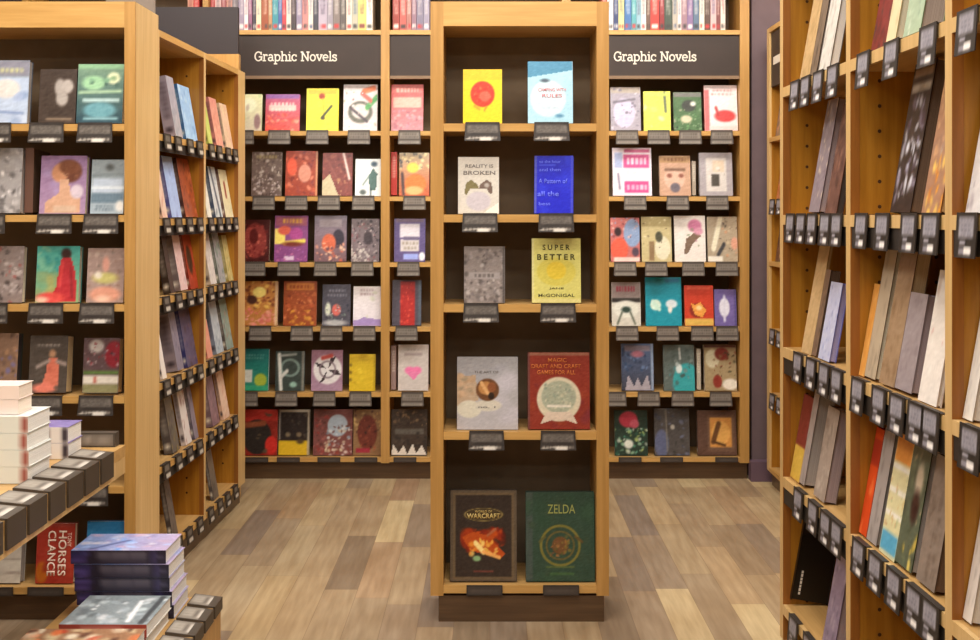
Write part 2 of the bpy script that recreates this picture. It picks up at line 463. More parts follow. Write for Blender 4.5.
# slab-serif lettering drawn as strokes: unit = x-height 1, ascender 1.45
def letter_strokes():
    def arc(cx, cy, rx, ry, a0, a1, n=12): return [(cx + rx * math.cos(math.radians(a0 + (a1 - a0) * i / n)), cy + ry * math.sin(math.radians(a0 + (a1 - a0) * i / n))) for i in range(n + 1)]
    L = {}
    L['G'] = (1.3, [arc(.62, .7, .52, .68, 50, 330, 18), [(.72, .62), (1.2, .62)], [(1.1, .62), (1.1, .12)], [(1.04, 1.35), (1.04, .98)]])
    L['r'] = (.78, [[(.22, .95), (.22, 0)], [(.05, .95), (.22, .95)], [(.02, .03), (.45, .03)], arc(.52, .58, .3, .37, 150, 70, 6) + [(.66, .78)]])
    L['a'] = (.95, [arc(.42, .62, .3, .33, 140, 20, 8) + [(.72, .1), (.88, .04)], arc(.4, .28, .3, .26, 60, 340, 12)])
    L['p'] = (1.08, [[(.22, .95), (.22, -.45)], [(.05, .95), (.22, .95)], [(.02, -.45), (.45, -.45)], arc(.54, .48, .38, .46, 150, -150, 14)])
    L['h'] = (1.1, [[(.2, 1.42), (.2, 0)], [(.02, 1.42), (.2, 1.42)], [(.02, .03), (.4, .03)], arc(.52, .6, .32, .34, 160, 10, 8) + [(.84, .03)], [(.66, .03), (1.02, .03)]])
    L['i'] = (.52, [[(.25, .95), (.25, 0)], [(.05, .95), (.25, .95)], [(.02, .03), (.5, .03)], [(.24, 1.3), (.26, 1.36)]])
    L['c'] = (.88, [arc(.46, .48, .37, .46, 45, 320, 14), [(.74, .92), (.74, .68)]])
    L['N'] = (1.35, [[(.22, 1.36), (.22, .03)], [(.22, 1.36), (1.08, .03)], [(1.08, 1.36), (1.08, .03)], [(.0, 1.36), (.3, 1.36)], [(.02, .03), (.44, .03)], [(.88, 1.36), (1.28, 1.36)]])
    L['o'] = (1.0, [arc(.48, .48, .38, .46, 0, 360, 18)])
    L['v'] = (1.0, [[(.12, .93), (.48, .03), (.86, .93)], [(0, .93), (.32, .93)], [(.66, .93), (.98, .93)]])
    L['e'] = (.95, [arc(.46, .48, .37, .46, 0, 310, 14), [(.09, .5), (.83, .5)]])
    L['l'] = (.5, [[(.24, 1.42), (.24, 0)], [(.05, 1.42), (.24, 1.42)], [(.02, .03), (.48, .03)]])
    L['s'] = (.82, [arc(.4, .7, .27, .24, 40, 200, 8)[0:] + arc(.4, .25, .29, .24, 60, -150, 10), [(.64, .93), (.64, .72)], [(.12, .26), (.12, .03)]])
    L[' '] = (.6, [])
    return L
def slab_text(body, mat, parent, x, z, y, width):
    L = letter_strokes(); tot = sum(L[c][0] for c in body); s = width / tot; W = .095
    m = MB(); cx = 0; dep = 0
    for c in body:
        for st in L[c][1]:
            for (x0, y0), (x1, y1) in zip(st[:-1], st[1:]):
                dx, dy = x1 - x0, y1 - y0; l = math.hypot(dx, dy) or 1; ex, ey = dx / l * W * .45, dy / l * W * .45; nx_, ny_ = -dy / l * W, dx / l * W
                P = [(x0 - ex - nx_, y0 - ey - ny_), (x1 + ex - nx_, y1 + ey - ny_), (x1 + ex + nx_, y1 + ey + ny_), (x0 - ex + nx_, y0 - ey + ny_)]
                b = len(m.v); dep = (dep + 1) % 7
                yy = y - .0015 - dep * .00004
                m.v += [(x + (cx + px) * s, yy, z + pz * s) for px, pz in P] + [(x + (cx + px) * s, y, z + pz * s) for px, pz in P]
                for f in ((0, 1, 2, 3), (7, 6, 5, 4), (0, 4, 5, 1), (1, 5, 6, 2), (2, 6, 7, 3), (3, 7, 4, 0)): m.f.append(tuple(b + i for i in f)); m.c.append(None); m.m.append(0)
        cx += L[c][0]
    return m.build('lettering', mat, parent)
for i, xpx in ((1, 254), (3, 614)):
    x0 = (xpx - CX) * kb; z0 = EYE + (HY - 60.6) * kb
    slab_text('Graphic Novels', LETTER, HD[i], x0, z0, .0115, 83 * kb)

# review cards on the back shelves
rows_cards = [
    [(246, 255), (268, 291), (306, 329), (347, 371), (397, 422), (616, 638), (647, 670), (678, 702), (709, 734)],
    [(252, 276), (285, 308), (318, 340), (352, 375), (403, 426), (623, 647), (666, 689), (705, 729)],
    [(243, 266), (278, 300), (314, 337), (351, 374), (396, 421), (613, 637), (644, 668), (681, 705), (715, 738)],
    [(249, 272), (290, 314), (320, 343), (353, 376), (395, 418), (615, 639), (656, 679), (690, 714), (716, 738)],
    [(240, 259), (275, 298), (312, 337), (349, 372), (400, 425), (609, 627), (637, 660), (671, 694), (709, 732)],
    [(246, 268), (277, 300), (317, 341), (353, 379), (392, 418), (618, 642), (660, 683), (715, 738)]]
for k, lst in enumerate(rows_cards):
    for a, b in lst:
        u = (a + b) / 2
        bay = 1 if u < 384 else (2 if u < 500 else 3)
        if b - a < 20: u = b - 12
        shelf_card(back_shelf[(k + 1, bay)], (u - CX) * kb, zB[k] + .001, 'flush' if k == 5 else 'back', .122, .026 if k == 5 else .076)

# ================================================================== centre bookcase
YC = 3.97; kc = YC / FPX
fc = Frame(0, YC, 0)
zC = [EYE + (HY - y) * kc for y in (123.5, 214.5, 304.5, 432, 585.5)]
uc0, uc1 = (430.5 - CX) * kc, (609 - CX) * kc
cen_root, cen_shelf = bookcase('display_bookcase', fc, 'tall narrow oak bookcase standing in the middle of the floor with ten face-out books', 0, .27, EYE + (HY - 1.5) * kc,
                    [(uc0, uc0 + .045), (uc1 - .043, uc1)], zC, base=zC[-1] - .036, rail=.085, upright_mat=WV, front_mat=WV, st=.027, kick_inset=.004, kick_side=.028)
for k, lst in enumerate([[(464, 501), (533, 570)], [(462, 498), (538, 574)], [(462, 500), (539, 577)], [(468, 505), (540, 576)], [(467, 502), (543, 579)]]):
    for a, b in lst:
        shelf_card(cen_shelf[(k, 0)], ((a + b) / 2 - CX) * kc, zC[k] + .001, 'flush' if k == 4 else 'mid', .125, .034 if k == 4 else .066)

# ================================================================== left front bookcase (faces the camera)
YL = 3.97; fl = Frame(0, YL, 0)
zL = [EYE + (HY - y) * kc for y in (124, 215, 304.5, 396.5, 486.5, 587.5)]
ur = (135 - CX) * kc
lef_root, lef_shelf = bookcase('aisle_bookcase', fl, 'oak bookcase at the left edge facing the aisle with six shelves of face-out books', 0, .28, EYE + (HY - 1.5) * kc,
                    [(-2.20, -2.16), (ur - .037, ur)], zL, base=zL[-1] - .036, rail=.09, upright_mat=WL, front_mat=WV, st=.024)
for k, lst in enumerate([[(-20, 9), (30, 64), (76, 115)], [(-30, 7), (36, 74), (84, 119)], [(-28, 10), (28, 65), (79, 116)], [(-12, 26), (28, 63), (77, 116)], [(-10, 28), (73, 110)], [(-22, 13), (28, 64), (76, 112)]]):
    for a, b in lst:
        shelf_card(lef_shelf[(k, 0)], ((a + b) / 2 - CX) * kc, zL[k] + .001, 'flush' if k == 5 else 'mid', .125, .03 if k == 5 else .07)

# ================================================================== left bookcase along the aisle, seen edge-on
sl = .0333
fa = Frame(-1.251, 4.29, PI / 2 - math.atan(sl))
zA = [1.723, 1.40, 1.098, .775, .457, .125]
la = [0, .03, .617, .650, 1.235, 1.335]
ang_root, ang_shelf = bookcase('aisle_bookcase', fa, 'oak bookcase receding along the left aisle behind the purple-portrait bookcase, two bays', 0, .27, 2.115,
                    [(0, .028), (.622, .650), (1.205, 1.335)], zA, base=.10, rail=None, back=BACK, upright_mat=WVD, front_mat=WL, holes=True, solid=.02)
for k in range(6):
    for bay, (a, b) in enumerate(((.028, .622), (.650, 1.205))):
        n = 4
        for q in range(n):
            shelf_card(ang_shelf[(k, bay)], a + (b - a) * (q + .5) / n + random.Random(k * 9 + q).uniform(-.008, .008), zA[k] + .001, 'narrow', .086, .06)

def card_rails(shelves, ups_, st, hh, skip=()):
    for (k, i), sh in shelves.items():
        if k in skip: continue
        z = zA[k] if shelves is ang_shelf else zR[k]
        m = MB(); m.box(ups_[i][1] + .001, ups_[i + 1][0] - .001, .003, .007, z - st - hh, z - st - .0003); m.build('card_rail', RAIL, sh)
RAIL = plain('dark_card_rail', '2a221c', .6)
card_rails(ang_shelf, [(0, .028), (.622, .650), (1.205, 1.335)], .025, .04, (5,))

# dark-topped case end standing beyond it
pr = empty('case_end_panel', (-1.62, 5.70, 0)); tag(pr, 'tall end panel with a dark upper board rising behind the left aisle bookcase', 'panel')
def lbox(nm, mt, x0, x1, y0, y1, z0, z1, par):
    m = MB(); l = par.location; m.box(x0 - l.x, x1 - l.x, y0 - l.y, y1 - l.y, z0 - l.z, z1 - l.z); return m.build(nm, mt, par)
k57 = 5.7 / FPX
lbox('dark_board', plain('charcoal_board', '2b2325', .6), -1.95, (238 - CX) * k57, 5.70, 5.73, EYE + (HY - 54) * k57, EYE + (HY - 7) * k57, pr)
lbox('wood_panel', WV, -1.95, (239 - CX) * k57, 5.695, 5.735, 0, EYE + (HY - 54) * k57 - .001, pr)
gp = empty('section_sign', (-1.28, 4.42, 0)); tag(gp, 'grey section sign with white marks above the left aisle bookcase near corner', 'sign')
lbox('board', plain('grey_sign', '8d8176', .6), -1.48, -1.295, 4.40, 4.42, 2.117, 2.60, gp)
lbox('lettering', LETTER, -1.40, -1.345, 4.3975, 4.3995, 2.165, 2.20, gp)

# ================================================================== right bookcase along the aisle
sr = -.014
Y0R = 3.568
# direction of travel (toward the camera) is -Y, drifting to +X by .014 per metre
fr = Frame(.956 + sr * Y0R, Y0R, math.atan2(-1, .014))
zR = [1.809, 1.415, 1.006, .605, .21]
q = 3.568
upr = [(0, .033), (q - 2.935, q - 2.902), (q - 2.318, q - 2.285), (q - 1.69, q - 1.657)]
rig_root, rig_shelf = bookcase('aisle_bookcase', fr, 'large oak bookcase along the right side seen edge-on with peg-holed dividers', 0, .34, 2.62,
                    upr, zR + [2.21], base=.10, rail=None, back=BACK, upright_mat=WVD, front_mat=WL, holes=True, solid=.024, st=.03, shelf_front=WL)
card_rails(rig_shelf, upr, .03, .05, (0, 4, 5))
cards_r = {0: ([(790, 796), (800, 807), (812, 820), (826, 835)], [(856, 866), (882, 896), (918, 933)], [(955, 974)]),
           1: ([(786, 791), (795, 803), (806, 814), (818, 828), (832, 842)], [(854, 864), (875, 885), (900, 913), (927, 942)], [(955, 974)]),
           2: ([(792, 800), (804, 814), (816, 828), (832, 842)], [(850, 861), (869, 884), (887, 902), (905, 922), (926, 943)], [(957, 978)]),
           3: ([(792, 801), (806, 816), (819, 828), (831, 840)], [(851, 862), (866, 880), (884, 899), (904, 919), (925, 942)], []),
           4: ([(788, 795), (801, 811), (815, 825), (830, 840)], [(852, 863), (868, 881)], [])}
for k, bays in cards_r.items():
    for bay, lst in enumerate(bays):
        for a, b in lst:
            u = fr.u_at((a + b) / 2, -.01)
            shelf_card(rig_shelf[(k, bay)], min(max(u, upr[bay][1] + .062), upr[bay + 1][0] - .062), zR[k] + .001, 'dark', .092, .088)

# ================================================================== far right bookcase, mostly hidden
ffr = Frame(1.455, 6.0, -PI / 2)
fz = [EYE + (HY - y) * (1.455 / 283) for y in (137, 200, 262, 330, 395)] + [.10]
far_root, far_shelf = bookcase('wall_bookcase', ffr, 'oak bookcase against the far right wall glimpsed behind the near right bookcase', 0, .3, 2.39,
                    [(0, .05), (.62, .65), (1.22, 1.25)], fz, base=.08, rail=None, back=WVD, upright_mat=WVD, front_mat=WL, st=.022)
m = MB(); m.box(.051, .619, .01, .03, 2.08, 2.36); fh = m.build('header_panel', HEAD, far_root)
m = MB(); m.box(.10, .25, .008, .0098, 2.19, 2.23); m.build('lettering', LETTER, fh)
for k in (1, 3, 4): shelf_card(far_shelf[(k, 0)], .13, fz[k] + .001, 'dark', .1, .08); shelf_card(far_shelf[(k, 0)], .27, fz[k] + .001, 'dark', .1, .08)

# ================================================================== display tables, lower left
def card_table(name, label, x1, ytop_far, z, x0, y0, hold_n, hold_w, pitch, hold_h, body):
    root = empty(name, ((x0 + x1) / 2, (y0 + ytop_far) / 2, 0)); tag(root, label, 'table')
    L = root.location
    lbox('tabletop', WH, x0, x1 - .0032, y0, ytop_far, z - .035, z, root)
    if body == 'plinth':
        lbox('body', WV, x0 + .01, x1 - .0034, y0 + .01, ytop_far - .003, .0, z - .0355, root)
    else:
        lbox('pedestal', WV, x0 + .02, x0 + .35, y0 + .05, ytop_far - .15, 0, z - .0355, root)
        lbox('apron', WL, x1 - .028, x1 - .0032, y0 + .01, ytop_far - .002, z - .085, z - .0355, root)
        lbox('end_apron', WL, x0 + .4, x1 - .036, ytop_far - .02, ytop_far - .002, z - .085, z - .0355, root)
    for i in range(hold_n):
        yc = ytop_far - .045 - hold_off - pitch * (i + .5)
        m = MB(); w = pitch * (.85 if i % 3 else .80)
        # wedge: a nearly flat card top and a dark drop face
        poly = [(x1 - hold_w - L.x, z + .002), (x1 - L.x, z + .002), (x1 + .0 - L.x, z + .006), (x1 - hold_w - L.x, z + .014)]
        for (xa, xb, za, zb_, zc) in ((x1 - hold_w, x1, z + .0008, z + .005, z + .014),):
            b = len(m.v); ya, yb = yc - w / 2 - L.y, yc + w / 2 - L.y; xa -= L.x; xb -= L.x
            m.v += [(xa, ya, za), (xb, ya, za), (xb, ya, zb_), (xa, ya, zc), (xa, yb, za), (xb, yb, za), (xb, yb, zb_), (xa, yb, zc)]
            for f in ((0, 1, 2, 3), (7, 6, 5, 4), (0, 4, 5, 1), (1, 5, 6, 2), (2, 6, 7, 3), (3, 7, 4, 0)): m.f.append(tuple(b + q_ for q_ in f)); m.c.append('4a423a'); m.m.append(0)
        m.box(x1 - .002 - L.x, x1 + .004 - L.x, ya, yb, z - hold_h, z + .005, '453b30')
        img = art([('b', '7d756c'), ('r', .03, .08, .97, .9, '857e75'), ('r', .08, .2, .5, .75, 'a8a196'), ('t', .1, .25, .48, .7, '6f6860', 2), ('r', .68, .15, .96, .85, 'c4beb5'), ('r', .52, .2, .64, .8, '655e57')], 14, 10, i)
        m.grid((xa + .003, ya + .004, z + .0142), (hold_w - .006, 0, -.009), (0, w - .008, 0), img)
        m.build('card_holder', CARD, root)
    return root
hold_off = 0.07
t1 = card_table('display_table', 'raised display table rimmed with card holders, carrying white book stacks at the left edge', -1.108, 3.48, .715, -2.1, 1.9, 11, .092, .127, .068, 'legs')
L = t1.location
for i in range(4):
    m = MB(); xc = -1.185 - .127 * i
    m.box(xc - .056 - L.x, xc + .056 - L.x, 3.44 - L.y, 3.476 - L.y, .7158, .758, '4a423a')
    m.grid((xc - .05 - L.x, 3.4395 - L.y, .72), (.1, 0, 0), (0, 0, .034), art([('b', '6e665e'), ('r', .1, .2, .35, .8, 'aaa39a'), ('r', .5, .2, .9, .8, '8f8880')], 8, 3))
    m.build('card_holder', CARD, t1)
hold_off = -.045
t2 = card_table('display_plinth', 'low wooden display plinth with card holders on its rim at the bottom left', -.782, 3.333, .30, -1.20, 2.3, 9, .076, .109, .03, 'plinth')
# ================================================================== face-out books, front-facing cases
def face_row(frame, Y, zs, lst, hdef='graphic novels on the far wall shelves', kind='comic_book', lean=8, dd=.03, group=None):
    """lst: (shelf, x0px, x1px, ytop px, cover ops, spine colour, thickness, pages, label, extra?)"""
    for e in lst:
        k, a, b, yt, ops, sp, t, pg, lab = e[:9]; ex = e[9] if len(e) > 9 else {}
        kk = (Y + dd) / FPX
        w = (b - a) * kk; zt = EYE + (HY - yt) * kk
        h = (zt - zs[k]) / math.cos(math.radians(lean)) - .002
        kw = dict(kind=kind, lean=lean, group=group); kw.update(ex)
        add_book(frame, ((a + b) / 2 - CX) * kk, dd, zs[k] + .0008, w, h, t, ops, lab, sp, pg, **kw)

T2 = lambda *a: ('t',) + a
GN = [
 (0, 240, 261, 94, [('g', 'e8e8b4', 'e3d8c0'), ('e', .35, .3, .4, .2, 'f2f4d0'), ('e', .8, .75, .15, .2, 'a08080'), ('n', 5, .15, ['cdd8a0', 'f2e8d8', 'b8a090'])], 'd8dcae', .02, 'white', 'pale cream-green graphic novel leftmost under the left sign'),
 (0, 265, 299, 94, [('g', 'b3567c', 'e0564a'), ('r', 0, 0, 1, .12, '8c5a9c'), ('r', .1, .3, .9, .45, 'f2c0b8'), ('n', 12, .14, ['ee6a50', 'f29a80', 'd84440'], 0, .55, 1, 1), T2(.1, .2, .9, .5, 'f6d8cc', 2)], 'c05070', .02, 'white', 'pink and coral graphic novel with purple top edge, left of the yellow squid book'),
 (0, 306, 338, 88, [('b', 'f0e83a'), ('r', .05, .04, .95, .15, 'd8b838'), ('e', .48, .19, .1, .07, 'a03a20'), ('l', .5, .25, .55, .6, .04, 'e2a830'), ('l', .48, .7, .78, .42, .06, '2e3a28'), ('e', .52, .7, .06, .04, '403020'), ('l', .6, .8, .66, .98, .03, 'b8b040')], 'e0d838', .02, 'cream', 'bright yellow graphic novel with a dark slanting brush mark on the top shelf'),
 (0, 343, 377, 84, [('b', 'ddd2d2'), ('e', .5, .6, .36, .24, '6a6a60'), ('e', .5, .58, .25, .16, 'd6cdc8'), ('l', .6, .15, .9, .08, .12, 'e07a50'), ('l', .7, .5, .98, .28, .12, '5aa060'), ('l', .2, .5, .7, .8, .06, '504850'), ('l', .55, .2, .8, .35, .1, 'd86a60'), ('n', 8, .08, ['b0a8a0', '8a6a70', 'f0e8e8', 'a8a88a'])], 'c8bcbc', .02, 'white', 'white graphic novel with grey swirls and orange-green streaks, top shelf by the divider'),
 (0, 391, 423, 84, [('g', 'cf5a56', 'c08890'), ('r', .03, .02, .97, .18, 'd87470'), ('r', .06, .28, .94, .5, 'e6b0a0'), ('n', 14, .12, ['a86a78', 'c08a98', 'd0a0a0'], 0, .55, 1, 1), T2(.1, .05, .9, .2, 'f0c0b0', 1)], 'b05050', .02, 'cream', 'red and dusty pink graphic novel on the top shelf right of the first divider'),
 (1, 251, 281, 152, [('b', '6a5850'), ('n', 30, .12, ['8d7d72', '4a3a35', 'a89a8c', '75605a', 'c8bcb0']), ('n', 14, .1, ['d0c4ba', 'b8a8a8'], 0, .6, 1, 1), T2(.1, .05, .9, .18, 'b0a070', 1)], '4a3c38', .025, 'cream', 'grey-brown graphic novel crowded with pale figures on the second shelf'),
 (1, 285, 317, 151, [('b', 'a04028'), ('n', 26, .15, ['c85a3a', '7a2a20', 'dc8060', '8a3a38', 'b04a30']), ('e', .6, .5, .2, .2, 'd89078'), ('e', .2, .35, .16, .2, 'e0583a'), ('r', .95, 0, 1, 1, 'd8a070')], '702a20', .025, 'cream', 'rust-red painted graphic novel between the grey crowd cover and the streaked brown cover'),
 (1, 322, 352, 153, [('b', '7d3a34'), ('n', 18, .14, ['944a3c', '5e2a28', 'a05a48']), ('l', .7, .02, .9, .6, .07, 'e6d4cc'), ('p', [(0, 1), (0, .65), (.25, .5), (.55, 1)], 'cbbd98'), ('l', .1, .1, .5, .6, .05, '8a4a40'), ('n', 6, .08, ['b8805a', 'd0b88a'], .5, .6, 1, 1)], '5a2824', .025, 'cream', 'brown-red graphic novel with a white diagonal streak and cream lower corner'),
 (1, 355, 381, 159, [('b', 'e8eeee'), ('e', .72, .14, .12, .07, '3a5060'), ('p', [(.55, .85), (.52, .45), (.68, .25), (.85, .4), (.8, .85)], '4a6a64'), ('l', .3, .7, .55, .45, .04, '6a8078'), ('e', .3, .9, .12, .07, '5a6460'), ('l', .6, .8, .6, .98, .05, '3a4a48')], 'd8e0e0', .02, 'white', 'white graphic novel with a dark green standing figure beside the divider'),
 (1, 399, 429, 153, [('g', 'b8a888', 'c05a30'), ('n', 10, .15, ['3e4048', 'd8c890', 'e8d8a0'], 0, 0, 1, .4), ('e', .55, .72, .35, .22, 'f07830'), ('e', .45, .35, .2, .12, 'f0c850'), ('l', .1, .5, .15, .95, .1, '4a3030'), ('e', .5, .88, .3, .1, 'f8b070')], 'a83030', .03, 'cream', 'graphic novel with an orange glowing round shape, first divider to its left'),
 (2, 240, 269, 220, [('b', '4a1a18'), ('e', .5, .5, .4, .42, '8e3a34'), ('n', 18, .12, ['b04a40', '701f1e', '9a4a40', 'c86a58'], .1, .1, .9, .9), ('e', .45, .4, .15, .18, '5a1a18')], '3a1614', .025, 'cream', 'maroon graphic novel with a red shaggy shape, leftmost on the third shelf'),
 (2, 274, 307, 216, [('b', '8c4a86'), ('r', .03, .03, .97, .22, 'a85a70'), T2(.2, .04, .9, .2, 'f0b84a', 1), ('r', 0, .28, .32, .62, 'f4e070'), ('e', .3, .32, .2, .1, 'd8604a'), ('e', .65, .4, .2, .14, 'b04a90'), ('l', .3, .6, .9, .55, .09, 'f2dc60'), ('e', .55, .62, .3, .05, '7a3020'), ('r', .3, .88, .6, .97, 'e0c8e0'), ('n', 8, .1, ['9c60a0', 'c070a0'], 0, .7, 1, 1)], '70407a', .02, 'cream', 'purple graphic novel with a yellow patch on the third shelf'),
 (2, 314, 346, 216, [('g', '8d8494', '7a5a60'), ('r', .15, .08, .85, .25, 'a89ca4'), ('e', .75, .5, .18, .2, '302838'), ('e', .45, .6, .22, .2, 'd86a48'), ('n', 14, .12, ['e8a080', 'c86048', 'f0c8a8', '6a4850'], .05, .6, .95, 1)], '5a5060', .025, 'cream', 'grey-lilac graphic novel with orange figures at its foot, next to the purple-yellow one'),
 (2, 351, 379, 219, [('b', '7a6c70'), ('n', 34, .11, ['a89c9c', '4a4048', 'c8bcb8', '5a4a4c', '8a5058', '302830']), ('e', .6, .45, .16, .16, '3a2e34'), ('n', 10, .1, ['d0c8c0', 'b8b0a8'], 0, .7, .6, 1)], '4c4448', .02, 'white', 'grey crowded graphic novel beside the divider on the third shelf'),
 (2, 394, 425, 219, [('b', '5c4e80'), ('r', .05, .0, .95, .08, '6e5a70'), ('r', .18, .12, .82, .44, 'd8d4dc'), ('r', .2, .48, .8, .76, 'cfc8c8'), ('r', .3, .42, .8, .5, '6a6080'), T2(.25, .52, .78, .74, '9a9080', 2), ('r', .3, .82, .78, .95, '9aa8e8'), ('e', .9, .88, .1, .1, 'e8e8f0')], '3e3460', .02, 'white', 'indigo graphic novel with stacked white blocks in the narrow bay'),
 (3, 240, 277, 282, [('b', 'c08040'), ('n', 20, .15, ['e8c060', '803c28', 'd89a50', '6a3020'], 0, 0, 1, .6), ('e', .5, .25, .18, .12, 'f0d878'), ('e', .3, .42, .14, .1, '4a2a20'), ('n', 16, .14, ['e08a80', 'f0a8a0', 'd87068'], 0, .62, 1, 1), ('r', .93, 0, 1, 1, 'd8b890')], '8a4a30', .03, 'cream', 'golden and pink graphic novel, leftmost on the fourth shelf'),
 (3, 283, 316, 282, [('b', '9a4a24'), ('r', .08, .04, .92, .2, 'c87a34'), T2(.12, .06, .88, .2, '8a3818', 1), ('n', 22, .12, ['b85a34', '7c3420', 'd08050', 'c87040'], .05, .2, .95, .9), ('n', 8, .12, ['e0a040', 'c88a30'], .2, .65, .9, 1)], '7a3a1c', .025, 'cream', 'burnt orange graphic novel on the fourth shelf left of the slate cover'),
 (3, 322, 350, 285, [('b', '4e4c58'), T2(.15, .1, .9, .32, '8a8a98', 2), ('e', .5, .62, .16, .14, 'd86a60'), ('e', .2, .6, .1, .16, 'd8dcc8'), ('n', 10, .1, ['c8c8c8', '7a8a80', '303040'], .1, .5, .95, .9), ('e', .45, .93, .42, .07, 'b8b8b8')], '3c3a46', .02, 'white', 'slate grey graphic novel with a small red face on the fourth shelf'),
 (3, 353, 381, 287, [('g', 'efe9e8', 'e6e0ea'), ('r', 0, .86, 1, 1, '8a6aa8'), T2(.2, .05, .8, .25, 'c0a8b0', 2), ('p', [(0, .9), (.4, .78), (1, .85), (1, 1), (0, 1)], 'a890c8'), ('n', 4, .1, ['d8d8c8', 'e4e0e0'])], 'd8d4dc', .02, 'white', 'white graphic novel with a violet foot beside the divider'),
 (3, 392, 421, 281, [('b', '4e4854'), ('r', .28, .03, .78, 1, 'b02a26'), ('n', 8, .1, ['d84438', '8c2020', 'e05a48'], .3, .05, .75, .95), ('r', .9, 0, 1, 1, '56606c')], '3a3640', .03, 'gray', 'dark grey graphic novel with a broad red centre panel in the narrow bay'),
 (4, 240, 268, 350, [('g', '1f6a68', '2e8a70'), T2(.15, .12, .85, .26, '70a8a0', 2), ('r', .1, .5, .42, .8, 'd0d0c4'), ('e', .72, .75, .22, .16, 'a8b840'), ('r', 0, .88, 1, 1, '38a078')], '1a4a48', .03, 'white', 'teal-green graphic novel, leftmost on the fifth shelf'),
 (4, 275, 304, 352, [('b', '3a4440'), ('o', .5, .42, .3, .2, .09, '7a9088'), ('l', .12, .1, .2, .95, .12, 'dcdcd4'), ('l', .14, .12, .7, .08, .05, 'b0b4ac'), ('l', .2, .65, .4, .5, .1, 'd0d0c8'), ('e', .62, .84, .12, .07, '9ac0b0'), ('r', .9, 0, 1, 1, '7c7c74')], '303836', .02, 'gray', 'black-green graphic novel with a pale ring swirl on the fifth shelf'),
 (4, 311, 342, 351, [('g', '9a7080', 'a888a0'), ('e', .52, .48, .46, .36, 'e0dcdc'), ('p', [(.5, .46), (.2, .42), (.1, .3), (.3, .34)], '3c2e34'), ('p', [(.54, .44), (.62, .2), (.8, .16), (.68, .32)], '3c2e34'), ('p', [(.56, .5), (.86, .5), (.96, .62), (.74, .6)], '3c2e34'), ('p', [(.5, .52), (.44, .74), (.26, .82), (.38, .64)], '3c2e34'), ('l', .35, .2, .65, .14, .1, 'c05048'), ('o', .52, .48, .25, .2, .05, '807078')], '80606c', .025, 'white', 'mauve graphic novel with a big white pinwheel face on the fifth shelf'),
 (4, 349, 375, 355, [('b', 'd8b828'), ('n', 6, .2, ['e4c838', 'cca820']), ('e', .05, .3, .05, .04, '7a6020'), ('e', .05, .5, .05, .04, '7a6020'), ('e', .05, .7, .05, .04, '7a6020'), ('r', .94, 0, 1, 1, 'b89820')], 'b89820', .02, 'cream', 'plain mustard yellow graphic novel beside the divider'),
 (4, 398, 428, 346, [('b', 'c9c0ba'), ('r', .2, .18, .8, .24, 'a89a98'), ('e', .38, .56, .16, .08, 'e878a8'), ('e', .62, .56, .16, .08, 'e878a8'), ('p', [(.24, .58), (.76, .58), (.52, .78)], 'e480ac'), T2(.25, .08, .75, .16, 'b0a4a0', 1)], 'c0a8a8', .035, 'white', 'light grey graphic novel with a pink heart in the narrow bay'),
 (5, 243, 277, 411, [('b', '8e2a20'), ('r', 0, 0, 1, .25, 'b0342a'), ('e', .4, .6, .42, .38, '2e2824'), ('l', .05, .35, .6, .3, .12, '8a4a30'), ('e', .82, .78, .18, .2, 'c83028'), ('n', 6, .1, ['5a4a38', 'a04030'])], '5a1c18', .03, 'cream', 'red graphic novel with a large black shape, leftmost on the bottom shelf'),
 (5, 278, 309, 411, [('b', '2a2220'), ('r', 0, 0, 1, .06, 'b0a898'), ('r', 0, .68, 1, 1, 'dcb428'), ('r', .0, 0, .06, .66, '8a8078'), ('r', .93, 0, 1, 1, 'b0a490'), ('n', 8, .12, ['3c3230', '1e1816', '4a4038'], .1, .1, .9, .6), ('e', .3, .55, .08, .05, '807058'), ('e', .66, .55, .08, .05, '807058'), ('e', .7, .7, .12, .05, '504028')], '6a6058', .03, 'cream', 'black graphic novel with a yellow lower band on the bottom shelf'),
 (5, 313, 352, 411, [('b', '7a4844'), ('n', 20, .1, ['983c38', '5a3430', 'a06058'], 0, 0, .4, 1), ('e', .62, .35, .26, .24, 'a8b4c0'), ('n', 14, .1, ['d0d0d0', '8aa0b0', 'c8b8a0', '6a3a30'], .3, .3, 1, .8), ('n', 12, .1, ['e0d4b0', 'd8c8c0', '8a3a30'], .3, .75, 1, 1)], '5a2c2a', .03, 'cream', 'brick-red graphic novel with pale blue-white figures on the bottom shelf'),
 (5, 353, 381, 411, [('b', '8c6a48'), ('n', 12, .14, ['b8905a', 'c8a870', '503028'], 0, 0, 1, .5), ('e', .5, .5, .35, .38, '6a3024'), ('n', 10, .09, ['8a4434', '3a201a', 'a05a40'], .2, .2, .8, .9), ('r', .1, .84, .6, .94, '9a2a3a')], '604028', .025, 'cream', 'tan and brown graphic novel beside the divider on the bottom shelf'),
 (5, 391, 427, 411, [('b', '40342c'), ('n', 12, .12, ['6a5440', '8a7050', '302420'], 0, 0, 1, .35), ('r', .1, .42, .9, .54, '5e5850'), ('n', 10, .12, ['2c2622', '4a4038'], 0, .5, 1, .8), ('p', [(0, 1), (.06, .75), (.2, .95), (.35, .78), (.45, .98), (.6, .75), (.7, .96), (.85, .78), (1, 1)], 'd8d0c4')], '2c2420', .03, 'dark', 'dark brown graphic novel with a jagged white foot in the narrow bay'),
 # right of the centre case
 (0, 611, 641, 87, [('b', 'a39ca8'), ('r', 0, 0, 1, .14, 'b0a498'), ('e', .45, .6, .36, .34, 'c4bdd6'), ('n', 10, .1, ['8a8494', 'd8d4e0', '787080']), ('l', .1, .35, .8, .28, .05, '6a6470')], '8a8490', .03, 'white', 'grey-lilac graphic novel, leftmost on the top shelf under the right sign'),
